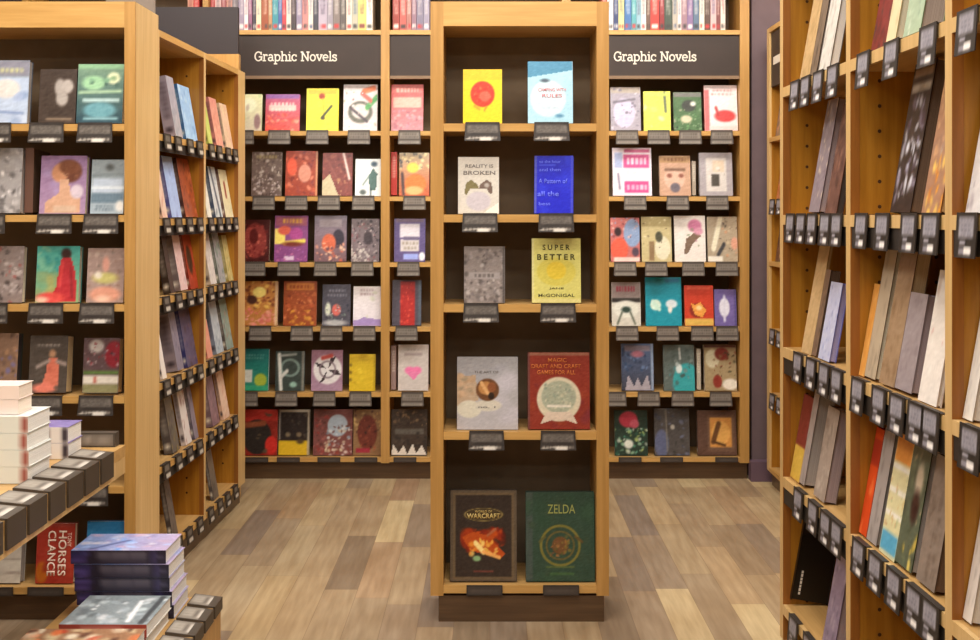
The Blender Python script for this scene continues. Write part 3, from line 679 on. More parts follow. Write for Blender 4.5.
 (0, 644, 671, 91, [('b', 'd9dc58'), ('l', .78, .05, .82, .5, .1, '5e6a50'), ('r', .05, .04, .9, .12, 'b8c860'), ('n', 5, .12, ['e6e878', 'c8cc50', 'eee8a0'])], 'b8bc40', .02, 'cream', 'lime yellow graphic novel on the top shelf under the right sign'),
 (0, 674, 702, 92, [('b', '44683c'), ('r', 0, 0, 1, .12, '70706a'), ('e', .55, .35, .25, .15, '2c3028'), ('e', .7, .3, .1, .06, 'd8dcd0'), ('n', 14, .11, ['5a8a50', '88a078', 'a8a088', '2c4028'], 0, .45, 1, 1), ('e', .45, .7, .2, .1, 'c8c0a0')], '304c2c', .02, 'cream', 'green graphic novel with a dark creature shape under the right sign'),
 (0, 705, 738, 85, [('b', 'ecd8d8'), ('r', .0, .1, .15, 1, 'd86a6a'), T2(.2, .08, .9, .24, 'b8908c', 2), ('e', .62, .68, .32, .13, 'cc4040'), ('l', .35, .5, .42, .65, .08, 'b03a3a'), ('r', .15, .9, 1, 1, 'f0c8c4')], 'c04848', .025, 'white', 'pale pink graphic novel with a red shoe shape, rightmost under the right sign'),
 (1, 613, 652, 148, [('b', 'e8dde6'), ('r', .3, .03, .95, .1, 'd06a94'), ('r', .28, .14, .94, .42, 'd2528e'), T2(.34, .17, .9, .4, 'f8dce8', 1), ('r', .05, .1, .25, .42, 'a8b4d8'), ('r', .3, .7, .92, .94, 'd44a8a'), T2(.36, .74, .88, .92, 'f6d0e0', 1), ('l', .14, .55, .18, .85, .05, '888098')], 'c8b8c8', .03, 'white', 'white graphic novel with two hot pink title bands on the second shelf'),
 (1, 660, 691, 156, [('b', 'c29a80'), ('r', 0, 0, 1, .18, 'b0885c'), T2(.05, .03, .95, .17, '7c5434', 1), ('e', .48, .58, .34, .26, 'd8b09a'), ('e', .32, .5, .08, .05, '8a5040'), ('e', .7, .5, .08, .05, '8a5040'), ('e', .5, .8, .16, .12, '6a6068'), ('l', .2, .35, .8, .35, .07, '7a5a48')], '9a8070', .03, 'gray', 'tan graphic novel with a large pink face on the second shelf'),
 (1, 700, 733, 153, [('b', 'a9a2a6'), ('r', .2, .12, .82, .9, 'd4cec8'), ('r', .36, .5, .6, .78, '4c463e'), ('r', .4, .18, .75, .45, 'ddc8b0'), ('n', 4, .08, ['b8b0a8', 'e0dcd4'], .3, .2, .8, .6)], '8c868a', .03, 'white', 'grey graphic novel with a white inset panel and a small dark door shape'),
 (2, 611, 640, 218, [('b', 'c4706a'), ('e', .75, .35, .3, .32, '8aa0c4'), ('n', 10, .1, ['7a3a48', '9aa8c8', 'd8b0a8'], 0, 0, 1, .5), ('e', .3, .72, .3, .26, 'e2604a'), ('e', .25, .32, .12, .1, '301c20'), ('r', .1, .9, 1, 1, 'e8d0c8'), ('e', .85, .78, .12, .1, '504050')], 'a85850', .02, 'white', 'red and blue graphic novel with a black-haired figure in its lower half'),
 (2, 642, 672, 217, [('b', 'c6b888'), ('r', 0, 0, 1, .22, 'a89868'), ('e', .7, .7, .26, .26, 'e2dcc0'), ('e', .58, .45, .12, .12, '4a4a38'), ('r', .25, .55, .42, .98, '8a7050'), ('n', 8, .08, ['b8a878', '6a5a40', 'd8d0a8'])], '9a8c60', .02, 'cream', 'olive and cream graphic novel on the third shelf'),
 (2, 675, 706, 216, [('b', 'e9e2da'), ('p', [(.3, .82), (.38, .5), (.8, .3), (.85, .45), (.6, .6), (.4, .85)], '7a6452'), ('e', .66, .22, .22, .14, 'c8789a'), ('e', .78, .34, .14, .08, 'd89ab0'), ('n', 4, .06, ['8a9a78', 'a87888'], .4, .3, .8, .7)], 'd8d0c8', .02, 'white', 'white graphic novel with a slanting brown and pink figure'),
 (2, 708, 738, 217, [('b', 'b0a088'), ('l', .45, .02, .2, .7, .16, 'e8e2c8'), ('n', 14, .1, ['7a6a58', 'c8b898', '5a5048', 'c89a78'], .4, 0, 1, .9), ('l', .35, .85, .55, .62, .1, '3c3c40'), ('e', .9, .6, .12, .14, 'd8a088'), ('r', 0, .88, .5, 1, 'e8e4d8')], '8a7c68', .02, 'cream', 'sandy brown graphic novel with a cream diagonal beam rightmost on the third shelf'),
 (3, 612, 641, 283, [('b', 'd0ccc0'), ('r', 0, 0, 1, .36, '90807c'), T2(.08, .05, .9, .26, '9a3040', 1), ('r', 0, .36, 1, .46, '2e2a28'), ('e', .5, .62, .46, .2, 'e0e0d4'), ('e', .5, .63, .16, .07, '2c4038'), ('l', .2, .95, .35, .7, .06, '606858'), ('l', .8, .95, .65, .7, .06, '606858')], '6a5a58', .02, 'white', 'off-white graphic novel with a grey-red title band and dark mask shape'),
 (3, 646, 682, 278, [('b', '1a92a6'), ('r', .55, .02, .95, .1, '2a7ca0'), ('e', .28, .57, .15, .11, 'd8eedc'), ('l', .2, .5, .38, .66, .09, 'c8e8d8'), ('e', .72, .55, .16, .09, 'd8e4e8'), ('e', .68, .66, .06, .08, 'e4e8e0')], '14788a', .02, 'white', 'bright teal graphic novel with two white shapes on the fourth shelf'),
 (3, 685, 714, 286, [('b', 'cc4028'), ('r', 0, .82, 1, 1, 'dcb458'), ('e', .45, .62, .28, .18, '8a2a1c'), ('p', [(.2, .4), (.35, .5), (.55, .42), (.75, .62), (.6, .8), (.35, .72)], 'ecA048'.lower()), ('e', .5, .56, .1, .06, 'f4d898'), ('r', .1, .04, .9, .1, 'd85a40')], 'a03020', .02, 'cream', 'red-orange graphic novel with a golden animal shape on the fourth shelf'),
 (3, 715, 737, 290, [('b', '7566a4'), ('e', .45, .5, .24, .26, 'e4e4f2'), ('l', .45, .2, .45, .85, .1, 'dcdcee'), ('r', .9, 0, 1, 1, '5c5088')], '5a4c88', .02, 'lilac', 'small violet graphic novel with a white figure rightmost on the fourth shelf'),
 (4, 622, 654, 345, [('g', '56688c', '3a3c48'), ('n', 14, .12, ['304868', '7088b0', '28344c'], 0, .1, 1, .6), ('r', .1, .04, .9, .16, '8c8494'), ('e', .5, .22, .2, .07, 'b07080'), ('p', [(.1, 1), (.2, .66), (.38, .92), (.5, .72), (.62, .92), (.8, .66), (.92, 1)], 'a8a0a8'), ('r', .92, 0, 1, 1, '90a0b8')], '384058', .03, 'gray', 'blue-grey graphic novel with pale arches at its foot, right of the centre case'),
 (4, 664, 695, 346, [('b', '5e6a66'), ('e', .75, .8, .45, .4, '38a0a4'), ('n', 10, .14, ['4a5854', '7a8480', '48888a']), ('l', .52, .08, .54, .3, .05, 'd8dcd8'), ('e', .5, .52, .1, .1, 'dce4e0'), ('e', .44, .42, .06, .05, 'a8b4b0')], '3e4a48', .025, 'gray', 'grey and turquoise graphic novel with a white squiggle on the fifth shelf'),
 (4, 705, 737, 346, [('b', 'a4906c'), ('r', 0, 0, 1, .06, '5a3020'), ('e', .25, .3, .22, .2, 'd0c8a8'), ('e', .55, .2, .22, .14, '7c3024'), ('n', 14, .1, ['5c4430', '3e3c28', '8a6a48', '7a3a28'], .3, .15, 1, .9), ('e', .8, .86, .25, .12, 'ece4d4'), ('e', .4, .8, .14, .14, '8c3428')], 'cfc4b4', .03, 'cream', 'brown and cream leafy graphic novel rightmost on the fifth shelf'),
 (5, 615, 648, 412, [('b', '27392f'), ('e', .42, .2, .28, .18, 'b03848'), ('e', .6, .3, .14, .1, 'c05868'), ('n', 22, .12, ['4a8a70', '8ab090', '2c5c4c', 'a8b870', 'c8d0c0'], .0, .4, 1, 1), ('e', .42, .75, .14, .1, 'd8dcd0')], '1c2a24', .03, 'dark', 'dark green graphic novel with a crimson flower shape on the bottom shelf'),
 (5, 655, 690, 410, [('b', '504c4a'), ('n', 14, .14, ['5e5c60', '3c3836', '6a6e84', '444858']), ('e', .2, .75, .2, .3, '5e6482'), ('l', .33, .05, .36, .9, .04, '7a766c'), ('e', .52, .4, .06, .05, 'b8b4a8')], '35302e', .03, 'dark', 'charcoal graphic novel with a tiny pale spot on the bottom shelf'),
 (5, 698, 737, 412, [('b', '5e4438'), ('r', .26, .1, .95, .92, '6e5444'), ('r', .32, .16, .88, .82, 'd0924a'), ('e', .6, .5, .24, .26, 'e0aa5c'), ('l', .55, .3, .4, .7, .12, '6a4628'), ('l', .42, .7, .7, .78, .06, '5a3c24')], '4a342c', .03, 'dark', 'brown graphic novel with a golden inset square rightmost on the bottom shelf'),
]
face_row(fb, YBK, zB, GN, group=None)
# second volumes glimpsed beside the face-out ones
for (k, a, b, yt, c, pg, lab) in [(1, 391, 397, 153, 'b83a34', 'cream', 'thin red comic slanting at the left of the narrow bay'),
                           (4, 391, 396, 347, '98807c', 'mauve', 'thin mauve comic edge left of the pink heart book'),
                           (4, 697, 701, 350, 'b8b0a0', 'cream', 'thin pale comic leaning between the turquoise and leafy covers'),
                           (1, 692, 696, 162, 'a89c8c', 'gray', 'thin grey comic edge right of the pink face book')]:
    kk = (YBK + .05) / FPX
    add_book(fb, ((a + b) / 2 - CX) * kk, .05, zB[k] + .0008, (b - a) * kk, (EYE + (HY - yt) * kk - zB[k]) * .99, .14, [('b', c), ('t', .2, .1, .8, .6, 'e8e0d0', 8)], lab, c, pg, lean=3, kind='comic_book', res=5, sp_marks=False)

# ------------------------------------------------------------------ centre bookcase books
GOLD = plain('gold_ink', 'c9b06a', .4); DKINK = plain('dark_olive_ink', '4d4a20', .5); GREYINK = plain('grey_ink', '7c7672', .5)
PALEBLUE = plain('pale_blue_ink', '6f80ff', .5); REDINK = plain('rose_ink', 'd8787c', .5); ORINK = plain('orange_ink', 'cf7434', .5)
CREAMINK = plain('cream_ink', 'f0d8c8', .5); LIMEGOLD = plain('soft_gold_ink', '9aa058', .5)
def titles(specs):
    def f(root, w, h, t):
        for (body, cx, cy, ww, hh, mat, rot, bold) in specs:   # cover fractions, top-left origin
            r = (PI / 2, 0, 0) if not rot else (PI / 2, rot, 0)
            text_mesh('title', body, mat, root, w=ww * w, h=hh * h, loc=((cx - .5) * w, -.0004, (1 - cy) * h), rot=r, bold=bold)
    return f
CB = [
 (0, 463, 502, 69, [('b', 'f0cc10'), ('r', 0, 0, 1, .2, 'e0bc18'), ('e', .5, .46, .31, .24, 'e03418'), ('n', 14, .09, ['f05030', 'c82410', 'e8643c', 'd82c28'], .28, .32, .72, .6), ('e', .56, .5, .14, .1, 'ee6048'), ('l', .3, .68, .42, .74, .05, 'f09a20'), ('l', .6, .7, .55, .76, .04, 'e88a20')], 'd8b410', .022, 'cream', 'bright yellow paperback with a red blossom on the top shelf of the centre case'),
 (0, 528, 573, 61, [('b', 'a8d4e6'), ('p', [(0, 0), (1, 0), (1, .14), (0, .26)], '4a8cae'), ('e', .45, .6, .4, .3, 'c8e2ee'), ('e', .38, .31, .1, .03, '4a5a68'), ('e', .7, .88, .09, .03, '5a90b0'), ('t', .3, .73, .7, .78, 'b8c8d8', 1)], '6aa8c4', .025, 'white', 'light blue paperback with a slanted dark top, top shelf of the centre case',
   dict(extra=titles([('CAMPING WITH', .54, .46, .62, .055, REDINK, 0, .01), ('RULES', .54, .555, .44, .06, REDINK, 0, .01)]))),
 (1, 458, 499, 157, [('b', 'd5cfc4'), ('e', .5, .78, .3, .17, 'c8c0c6'), ('p', [(.15, .64), (.2, .46), (.32, .4), (.46, .48), (.52, .56), (.3, .56), (.2, .68)], '7a7048'), ('p', [(.85, .64), (.82, .46), (.7, .4), (.54, .48), (.5, .56), (.7, .56), (.78, .66)], '6e5a50'), ('e', .7, .5, .06, .04, 'b0a8a0'), ('p', [(.6, 1), (1, .8), (1, 1)], 'f0ece0')], 'c8c0b4', .022, 'white', 'off-white paperback with a brown winged game controller drawing',
   dict(extra=titles([('REALITY IS', .52, .16, .68, .06, GREYINK, 0, .01), ('BROKEN', .52, .28, .78, .07, GREYINK, 0, .015)]))),
 (1, 534, 573, 156, [('b', '1c22cc'), ('n', 6, .25, ['1a1ec0', '2430d8']), ('r', .0, 0, .06, 1, '5058c0'), ('r', .94, 0, 1, 1, '4048d0'), ('r', .12, .15, .55, .17, '4a5ae8')], '2a3ae0', .03, 'lilac', 'vivid royal blue paperback with pale blue handwritten lines',
   dict(turn=-.12, extra=titles([('to the hour', .4, .1, .55, .05, PALEBLUE, 0, .0), ('and then', .4, .24, .55, .055, PALEBLUE, 0, .0), ('A Pattern of', .48, .44, .74, .08, PALEBLUE, 0, .01), ('all the', .36, .66, .55, .085, PALEBLUE, 0, .01), ('best', .27, .83, .3, .055, PALEBLUE, 0, .0)]))),
 (2, 464, 505, 247, [('b', '8c827e'), ('n', 40, .12, ['a89e9a', '6a6260', 'b8b0ac', '564e4c', '9a908e', '787070']), ('r', .12, .46, .88, .58, 'a09896'), ('t', .2, .47, .8, .57, '605856', 1), ('r', .94, 0, 1, 1, '5a5452')], '5e5654', .025, 'gray', 'mottled grey paperback on the third shelf of the centre case'),
 (2, 532, 581, 239, [('b', 'd3cd74'), ('e', .5, .52, .4, .22, 'd0c458'), ('e', .5, .5, .2, .14, 'dcc23c'), ('r', 0, 0, .04, 1, 'ddd69a'), ('r', 0, .94, 1, 1, 'dcd48c')], 'b8b058', .028, 'cream', 'pale yellow-green paperback with widely spaced dark capitals, third shelf, centre case',
   dict(extra=titles([('S U P E R', .5, .14, .56, .085, DKINK, 0, .02), ('B E T T E R', .5, .29, .78, .09, DKINK, 0, .03), ('JANE', .5, .78, .3, .035, DKINK, 0, .01), ('McGONIGAL', .5, .885, .74, .05, DKINK, 0, .01)]))),
 (3, 457, 518, 358, [('g', '9e9da0', 'b9b5b8'), ('p', [(0, .28), (.3, .25), (.35, .6), (0, .68)], 'b9a086'), ('n', 9, .14, ['b89878', 'c8a888', 'a09078'], 0, .25, .25, .55), ('n', 6, .2, ['a9a8b0', 'c0bcc4'], .6, .05, 1, .9), ('e', .2, .72, .2, .12, 'd4cebb'), ('e', .51, .67, .22, .08, 'cfc8b8'), ('e', .5, .455, .19, .155, '6a4428'), ('e', .47, .43, .12, .09, 'b8824c'), ('e', .57, .42, .07, .07, '8a5230'), ('e', .56, .54, .05, .05, '2a1c14'), ('l', .4, .36, .5, .5, .05, 'd8a870')], 'a8a4a8', .02, 'white', 'silver-grey hardcover with a round brown picture in its middle, centre case',
   dict(kind='hardcover_book', extra=titles([('THE ART OF', .48, .21, .4, .035, GREYINK, 0, .01), ('no. 1', .49, .69, .28, .03, GREYINK, 0, .01)]))),
 (3, 528, 590, 354, [('b', '8a3224'), ('r', 0, 0, 1, .04, '9a6450'), ('r', 0, 0, .03, 1, '6a4440'), ('n', 10, .16, ['923a24', '84302a', '7a2c30'], 0, .4, 1, 1), ('e', .5, .61, .355, .29, 'd6cbb0'), ('e', .5, .58, .28, .21, 'a5aa94'), ('n', 24, .06, ['bcc0a6', '8e9a88', 'c8c4a8', '98988a'], .28, .42, .72, .76), ('p', [(.2, .93), (.3, .78), (.7, .78), (.8, .93), (.6, .88), (.4, .88)], 'd8c4b0'), ('l', .32, .7, .68, .7, .03, 'e4dccc')], '6e2820', .03, 'cream', 'brick red hardcover with a large cream crystal-ball disc, centre case',
   dict(kind='hardcover_book', extra=titles([('MAGIC', .48, .1, .3, .055, ORINK, 0, .01), ('DRAFT AND CRAFT', .46, .18, .8, .055, ORINK, 0, .01), ('GAMES FOR ALL', .46, .26, .62, .055, ORINK, 0, .01)]))),
 (4, 450, 517, 493, [('b', '352a24'), ('r', 0, 0, 1, 1, '5e5040'), ('r', .045, .03, .955, .97, '6c5a42'), ('r', .08, .055, .92, .95, '352a24'), ('e', .5, .27, .3, .075, '4a3c26'), ('o', .5, .27, .28, .07, .02, '8c7a48'), ('n', 16, .12, ['8a2410', 'b04018', '5c1c10'], .2, .42, .8, .62), ('n', 10, .2, ['7c200c', 'a03410', 'c04c14'], .2, .46, .7, .64), ('p', [(.18, .52), (.34, .46), (.58, .5), (.68, .43), (.64, .56), (.82, .7), (.76, .75), (.5, .7), (.3, .66)], 'b84c18'), ('n', 10, .08, ['e89030', 'f0b850', 'f8d070'], .3, .54, .7, .7), ('l', .38, .58, .5, .68, .06, 'ffe090'), ('l', .5, .68, .74, .74, .04, 'f4b060'), ('l', .56, .5, .68, .43, .03, 'a86040'), ('e', .4, .75, .06, .03, '8ab07a'), ('r', .35, .88, .65, .9, '6c3a30')], '3a3026', .035, 'dark', 'large dark hardcover with bronze border and fiery painting, lowest in the centre case',
   dict(kind='hardcover_book', lean=6, extra=titles([('WORLD OF', .5, .235, .26, .025, GOLD, 0, .01), ('WARCRAFT', .5, .285, .5, .055, GOLD, 0, .03)]))),
 (4, 526, 595, 495, [('b', '31493a'), ('r', 0, 0, .1, 1, '43504a'), ('n', 8, .25, ['2f4a38', '384a38', '34503c']), ('o', .5, .6, .28, .22, .035, '7c7434'), ('o', .5, .6, .2, .155, .025, '6a5c30'), ('e', .5, .6, .12, .1, '6e4c2c'), ('n', 12, .05, ['8a7a3a', '9a6a3c', '5a5a30', '7c4a30'], .35, .5, .66, .72), ('l', .3, .84, .7, .84, .015, '5a6a38'), ('l', .28, .5, .2, .56, .03, '5e5a30'), ('l', .72, .5, .82, .56, .03, '5e4a28'), ('r', .35, .9, .7, .93, '40603c')], '2c4034', .035, 'dark', 'large dark green hardcover with a gold ring emblem, lowest in the centre case',
   dict(kind='hardcover_book', lean=6, extra=titles([('ZELDA', .52, .19, .4, .1, LIMEGOLD, 0, .0)]))),
]
for c in CB:
    if len(c) == 9: CB[CB.index(c)] = c + ({},)
CB = [tuple(list(c[:9]) + [dict(dict(ppm=330), **c[9])]) for c in CB]
face_row(fc, YC, zC, CB, lean=6, kind='paperback_book')

# ------------------------------------------------------------------ left front bookcase books
SKIN = 'c9906c'
LB = [
 (0, -18, 27, 60, [('b', '8e9aa6'), ('r', 0, 0, 1, .25, '8a8a98'), ('r', 0, .27, 1, 1, 'b8c8e0'), ('e', .5, .45, .3, .15, 'd8d4d0'), ('n', 6, .2, ['a8b8d8', 'd0dcf0', '90a4c8'], 0, .5, 1, 1), ('l', 0, .8, .9, .84, .03, '7084b0'), ('t', .1, .1, .9, .22, 'c8c890', 1)], '4a5260', .03, 'gray', 'pale blue paperback at the left edge of the photo on the top shelf'),
 (0, 38, 75, 69, [('b', '42362f'), ('e', .55, .34, .14, .16, 'a8a09a'), ('e', .75, .32, .16, .13, 'b4aca6'), ('e', .62, .54, .16, .14, 'aca49e'), ('r', .2, .9, .9, .94, '907c68')], '2a211c', .03, 'dark', 'dark brown paperback with a grey cluster shape on the top shelf of the left bookcase'),
 (0, 76, 122, 64, [('b', '54756a'), ('g', '7a9a80', '2f4c5a'), ('r', 0, 0, 1, .08, '8ab890'), ('e', .35, .32, .25, .12, '9ccaa0'), ('e', .78, .24, .14, .1, 'e0e8c0'), ('e', .78, .24, .06, .04, '90b088'), ('l', .05, .48, .95, .46, .04, 'b8d8b0'), ('r', .12, .58, .92, .64, 'b8d4d4'), ('e', .5, .78, .35, .13, '6aa0ac'), ('r', .15, .9, .9, .94, '8cb8c0'), ('n', 5, .1, ['3c5c50', '7aa888'], 0, .1, 1, .4)], '2e4a48', .035, 'white', 'green and teal paperback with a pale round moon, top shelf of left bookcase'),
 (1, -22, 20, 149, [('b', 'a09c9c'), ('n', 24, .14, ['c8c4c4', '787474', 'e4e0e0', '5c5858', 'b0acac'])], '584440', .05, 'gray', 'black and white photographic paperback at the left edge on the second shelf'),
 (1, 39, 85, 156, [('g', '8f7096', 'a98cab'), ('n', 6, .2, ['7c5c88', 'a890b8']), ('e', .6, .27, .3, .2, '6c4030'), ('e', .42, .3, .18, .16, SKIN), ('e', .62, .2, .22, .12, '7a4a34'), ('p', [(.42, .4), (.6, .4), (.66, .62), (.9, .75), (.9, 1), (.1, 1), (.12, .8), (.42, .64)], 'd0a488'), ('e', .8, .62, .14, .12, 'cfc0cc'), ('r', .3, .86, .8, .97, 'd2b49c'), ('n', 5, .05, ['5c3628', '8a5a40'], .45, .12, .8, .35)], '6a5070', .03, 'cream', 'violet paperback showing a woman in profile with upswept brown hair'),
 (1, 90, 123, 160, [('g', '8e9aa0', 'a8b8c4'), ('r', .05, .35, .95, .62, 'bccadb'), ('r', 0, .5, 1, .54, 'e4ecf2'), ('e', .55, .14, .12, .06, '5a6060'), ('r', 0, .62, 1, .8, '6a8090'), ('e', .9, .86, .14, .1, 'e8e8e4'), ('t', .15, .84, .7, .95, '50606c', 2), ('l', .05, .3, .95, .26, .03, '7a868a')], '5a6670', .03, 'white', 'silver-blue paperback beside the violet woman cover'),
 (2, -20, 22, 247, [('b', '8a7c78'), ('n', 26, .13, ['a89c9a', '5c5250', '9c5a54', 'c0b4b0', '483e3c'])], '3a302c', .03, 'cream', 'grey and dull red paperback at the left edge on the third shelf'),
 (2, 35, 78, 247, [('g', '48a8a0', '8aa878'), ('n', 8, .2, ['58b0a8', '7ab89c', '3c9490'], 0, 0, .6, .6), ('n', 6, .2, ['a8a868', '88a070'], 0, .5, .5, .9), ('e', .68, .14, .12, .1, '3c2420'), ('p', [(.58, .22), (.8, .22), (.92, .5), (.96, 1), (.3, 1), (.48, .7), (.52, .4)], 'b83038'), ('e', .35, .92, .34, .1, 'e0524c'), ('l', .6, .3, .55, .7, .06, 'd84848'), ('l', .8, .4, .85, .9, .05, '8c2830'), ('e', .15, .95, .14, .05, 'f0c8b0')], '2e7a78', .03, 'cream', 'turquoise paperback with a seated woman in a red dress'),
 (2, 86, 123, 249, [('b', 'a89088'), ('n', 20, .12, ['b8a498', '8c7c74', 'c8b0a4', '9a7a70']), ('e', .5, .3, .1, .14, 'd8a090'), ('e', .5, .55, .34, .1, 'c8c078'), ('e', .3, .5, .1, .06, 'e8e0d0'), ('e', .5, .85, .42, .14, 'dc9c84'), ('e', .45, .93, .2, .06, 'f0c8b0')], '6c5850', .03, 'cream', 'dusty pink paperback beside the red dress cover'),
 (3, -20, 16, 335, [('b', '8a6c58'), ('n', 14, .14, ['b08868', '5a4436', '68504c', '7c74a0'])], '2c3428', .04, 'dark', 'brown paperback at the left edge on the fourth shelf, above the white stacks'),
 (3, 28, 66, 338, [('b', '4f463f'), T2(.15, .14, .85, .2, 'bab0a8', 1), ('e', .6, .32, .09, .07, 'b88c6c'), ('p', [(.5, .4), (.72, .4), (.8, .6), (.8, .96), (.3, .96), (.45, .65)], 'd87860'), ('l', .2, .55, .52, .44, .06, 'a89890'), ('l', .72, .45, .95, .5, .06, 'b09c94'), ('e', .4, .92, .3, .08, 'e88470'), ('n', 5, .08, ['5c524a', 'c05c48'], .3, .5, .9, 1)], '302923', .06, 'tan', 'charcoal paperback with a dancer in coral pink'),
 (3, 82, 118, 340, [('b', '5c4648'), ('e', .85, .3, .26, .24, '8c2430'), ('e', .35, .15, .2, .12, 'b8b0a8'), ('n', 12, .09, ['b8a8a8', '382c34', '706068', '8a3038'], 0, 0, 1, .55), ('r', 0, .6, 1, .66, '5c7a3c'), ('r', 0, .68, 1, .84, 'ded6c8'), ('r', .3, .7, .38, .82, 'b86858'), ('r', 0, .84, 1, 1, '8c8860')], '3c3030', .05, 'tan', 'small paperback with crimson and white bands near the left bookcase stile'),
 (5, -24, 20, 541, [('b', 'c6bfb2'), ('r', 0, .45, 1, .48, '8a7c72'), ('r', 0, .75, 1, .79, '7c6c64'), ('n', 5, .3, ['d0cabe', 'bcb4a8'])], 'a8a094', .04, 'gray', 'off-white hardcover with thin brown lines on the bottom left shelf'),
 (5, 35, 73, 526, [('b', '9c3428'), ('r', 0, 0, 1, .05, '8a3a30'), ('e', .16, .82, .16, .18, 'b06020'), ('r', .82, .3, .98, .9, 'a83c2c'), ('n', 4, .15, ['a4382c', '92301f'], 0, 0, 1, 1)], '70241c', .03, 'cream', 'red hardcover with large cream sideways lettering on the bottom left shelf',
   dict(kind='hardcover_book', extra=titles([('CLANCE', .4, .5, .82 * 1.42, .14, CREAMINK, PI / 2, .02), ('HORSES', .68, .5, .82 * 1.42, .14, CREAMINK, PI / 2, .02), ('TONY', .86, .27, .36, .07, CREAMINK, PI / 2, .0)]))),
 (5, 85, 124, 524, [('g', '2e7ab0', '3c8cc0'), ('n', 6, .15, ['5aa4d0', '2c6ca0'])], '205a88', .03, 'white', 'blue hardcover half hidden behind the tall stack with dark spines'),
]
face_row(fl, YL, zL, LB, lean=7, kind='paperback_book')
add_book(fl, (28.5 - CX) * (YL + .06) / FPX, .06, zL[1] + .0008, .03, .23, .15, [('b', '6a4c40')], 'thin brown book edge between the photographic cover and the violet cover', '6a4c40', 'brown', lean=3, res=5, sp_marks=False)

# ------------------------------------------------------------------ spine-out books over the headers
def spine_row(x0, names, bay, where):
    x = x0; cnt = 0
    for (w, col, h, nm) in names:
        kk = (YBK + .03) / FPX
        wu = w * kk
        cnt += 1
        m = MB(); rng = random.Random(int(x * 7)); H = h; T = .0012
        uc = (x + w / 2 - CX) * kk; ww = wu - .0016
        lum = hx(col).mean(); tint = 'f4ece0' if lum < .6 else rng.choice(['403848', '803038', '304870'])
        nxx = max(3, int(w)); img = art([('b', col), ('t', .22, .12, .78, .66, tint, 10), ('r', .1, .02, .9, .07, rng.choice([tint, col])), ('r', .15, .86, .85, .94, rng.choice([tint, 'c83838', '383838'])), ('n', 3, .3, [col])], nxx, 30, rng.random())
        m.grid((-ww / 2, 0, 0), (ww, 0, 0), (0, 0, H), img)
        m.box(-ww / 2, ww / 2, .0002, T, 0, H, col); m.box(-ww / 2, -ww / 2 + T, T, .17, 0, H, col); m.box(ww / 2 - T, ww / 2, T, .17, 0, H, col)
        m.box(-ww / 2 + T, ww / 2 - T, T, .167, .003, H - .003, 'e8dfc8')
        o = m.build('comic_book', INK); o.location = fb.pt(uc, .03 + rng.uniform(0, .012), zTop + .0006)
        tag(o, f'{nm} spine, {ORD[cnt - 1]} from left {where}', 'book', 'spine-out comics on the upper shelf')
        x += w
ORD = ['first', 'second', 'third', 'fourth', 'fifth', 'sixth', 'seventh', 'eighth', 'ninth', 'tenth', 'eleventh', 'twelfth', 'thirteenth', 'fourteenth', 'fifteenth', 'sixteenth', 'seventeenth', 'eighteenth', 'nineteenth', 'twentieth', 'twenty-first', 'twenty-second', 'twenty-third', 'twenty-fourth', 'twenty-fifth', 'twenty-sixth', 'twenty-seventh', 'twenty-eighth', 'twenty-ninth', 'thirtieth']
spine_row(187, [(6, 'd09a80', .26, 'peach comic'), (6, 'c83c38', .25, 'red comic')], 0, 'above the dark board left of the signs')
spine_row(210, [(5, 'a83838', .26, 'dark red comic'), (6, 'd8b8b0', .25, 'pale pink comic'), (5, '90484c', .26, 'wine comic'), (6, 'c89080', .25, 'salmon comic'), (6, '746a70', .26, 'grey comic'), (6, '9c8ca0', .26, 'mauve comic'), (4, 'e8e0e0', .25, 'white comic'), (4, '94607c', .26, 'plum comic'), (4, '443c48', .26, 'dark comic'), (5, 'ecdcb8', .25, 'cream comic'), (7, '9c5030', .26, 'rust brown comic'), (4, 'b88860', .25, 'tan comic'), (6, '3c8c98', .26, 'teal comic'),
  (4, '4860a0', .26, 'blue comic'), (4, 'c04048', .25, 'red comic'), (5, 'ecdccc', .26, 'ivory comic'), (5, '443438', .26, 'blackish comic'), (6, '8c8098', .25, 'lilac grey comic'), (6, 'c88480', .26, 'dusty rose comic'), (5, 'f0dccc', .25, 'pale cream comic'), (5, '3c3c48', .26, 'charcoal comic'), (9, 'b4a8b8', .26, 'wide lilac comic'), (6, '98909c', .25, 'silver grey comic'), (7, '7c706c', .26, 'taupe comic'), (6, '5c5450', .26, 'dark taupe comic'), (6, 'e8dccc', .25, 'off-white comic'), (6, 'b8b4a0', .26, 'stone comic'), (8, 'c8d078', .26, 'lime comic'), (6.5, 'ece8dc', .25, 'white-green comic')], 1, 'over the left Graphic Novels sign')
spine_row(392.5, [(7, '9c4038', .26, 'brick red comic'), (7, 'c46058', .25, 'coral red comic'), (5, 'a87068', .26, 'brown-pink comic'), (5, '8c6c7c', .26, 'mauve comic'), (7, '7c7488', .25, 'grey-violet comic'), (6, '948ca0', .26, 'pale violet comic')], 2, 'over the narrow bay beside the centre bookcase')
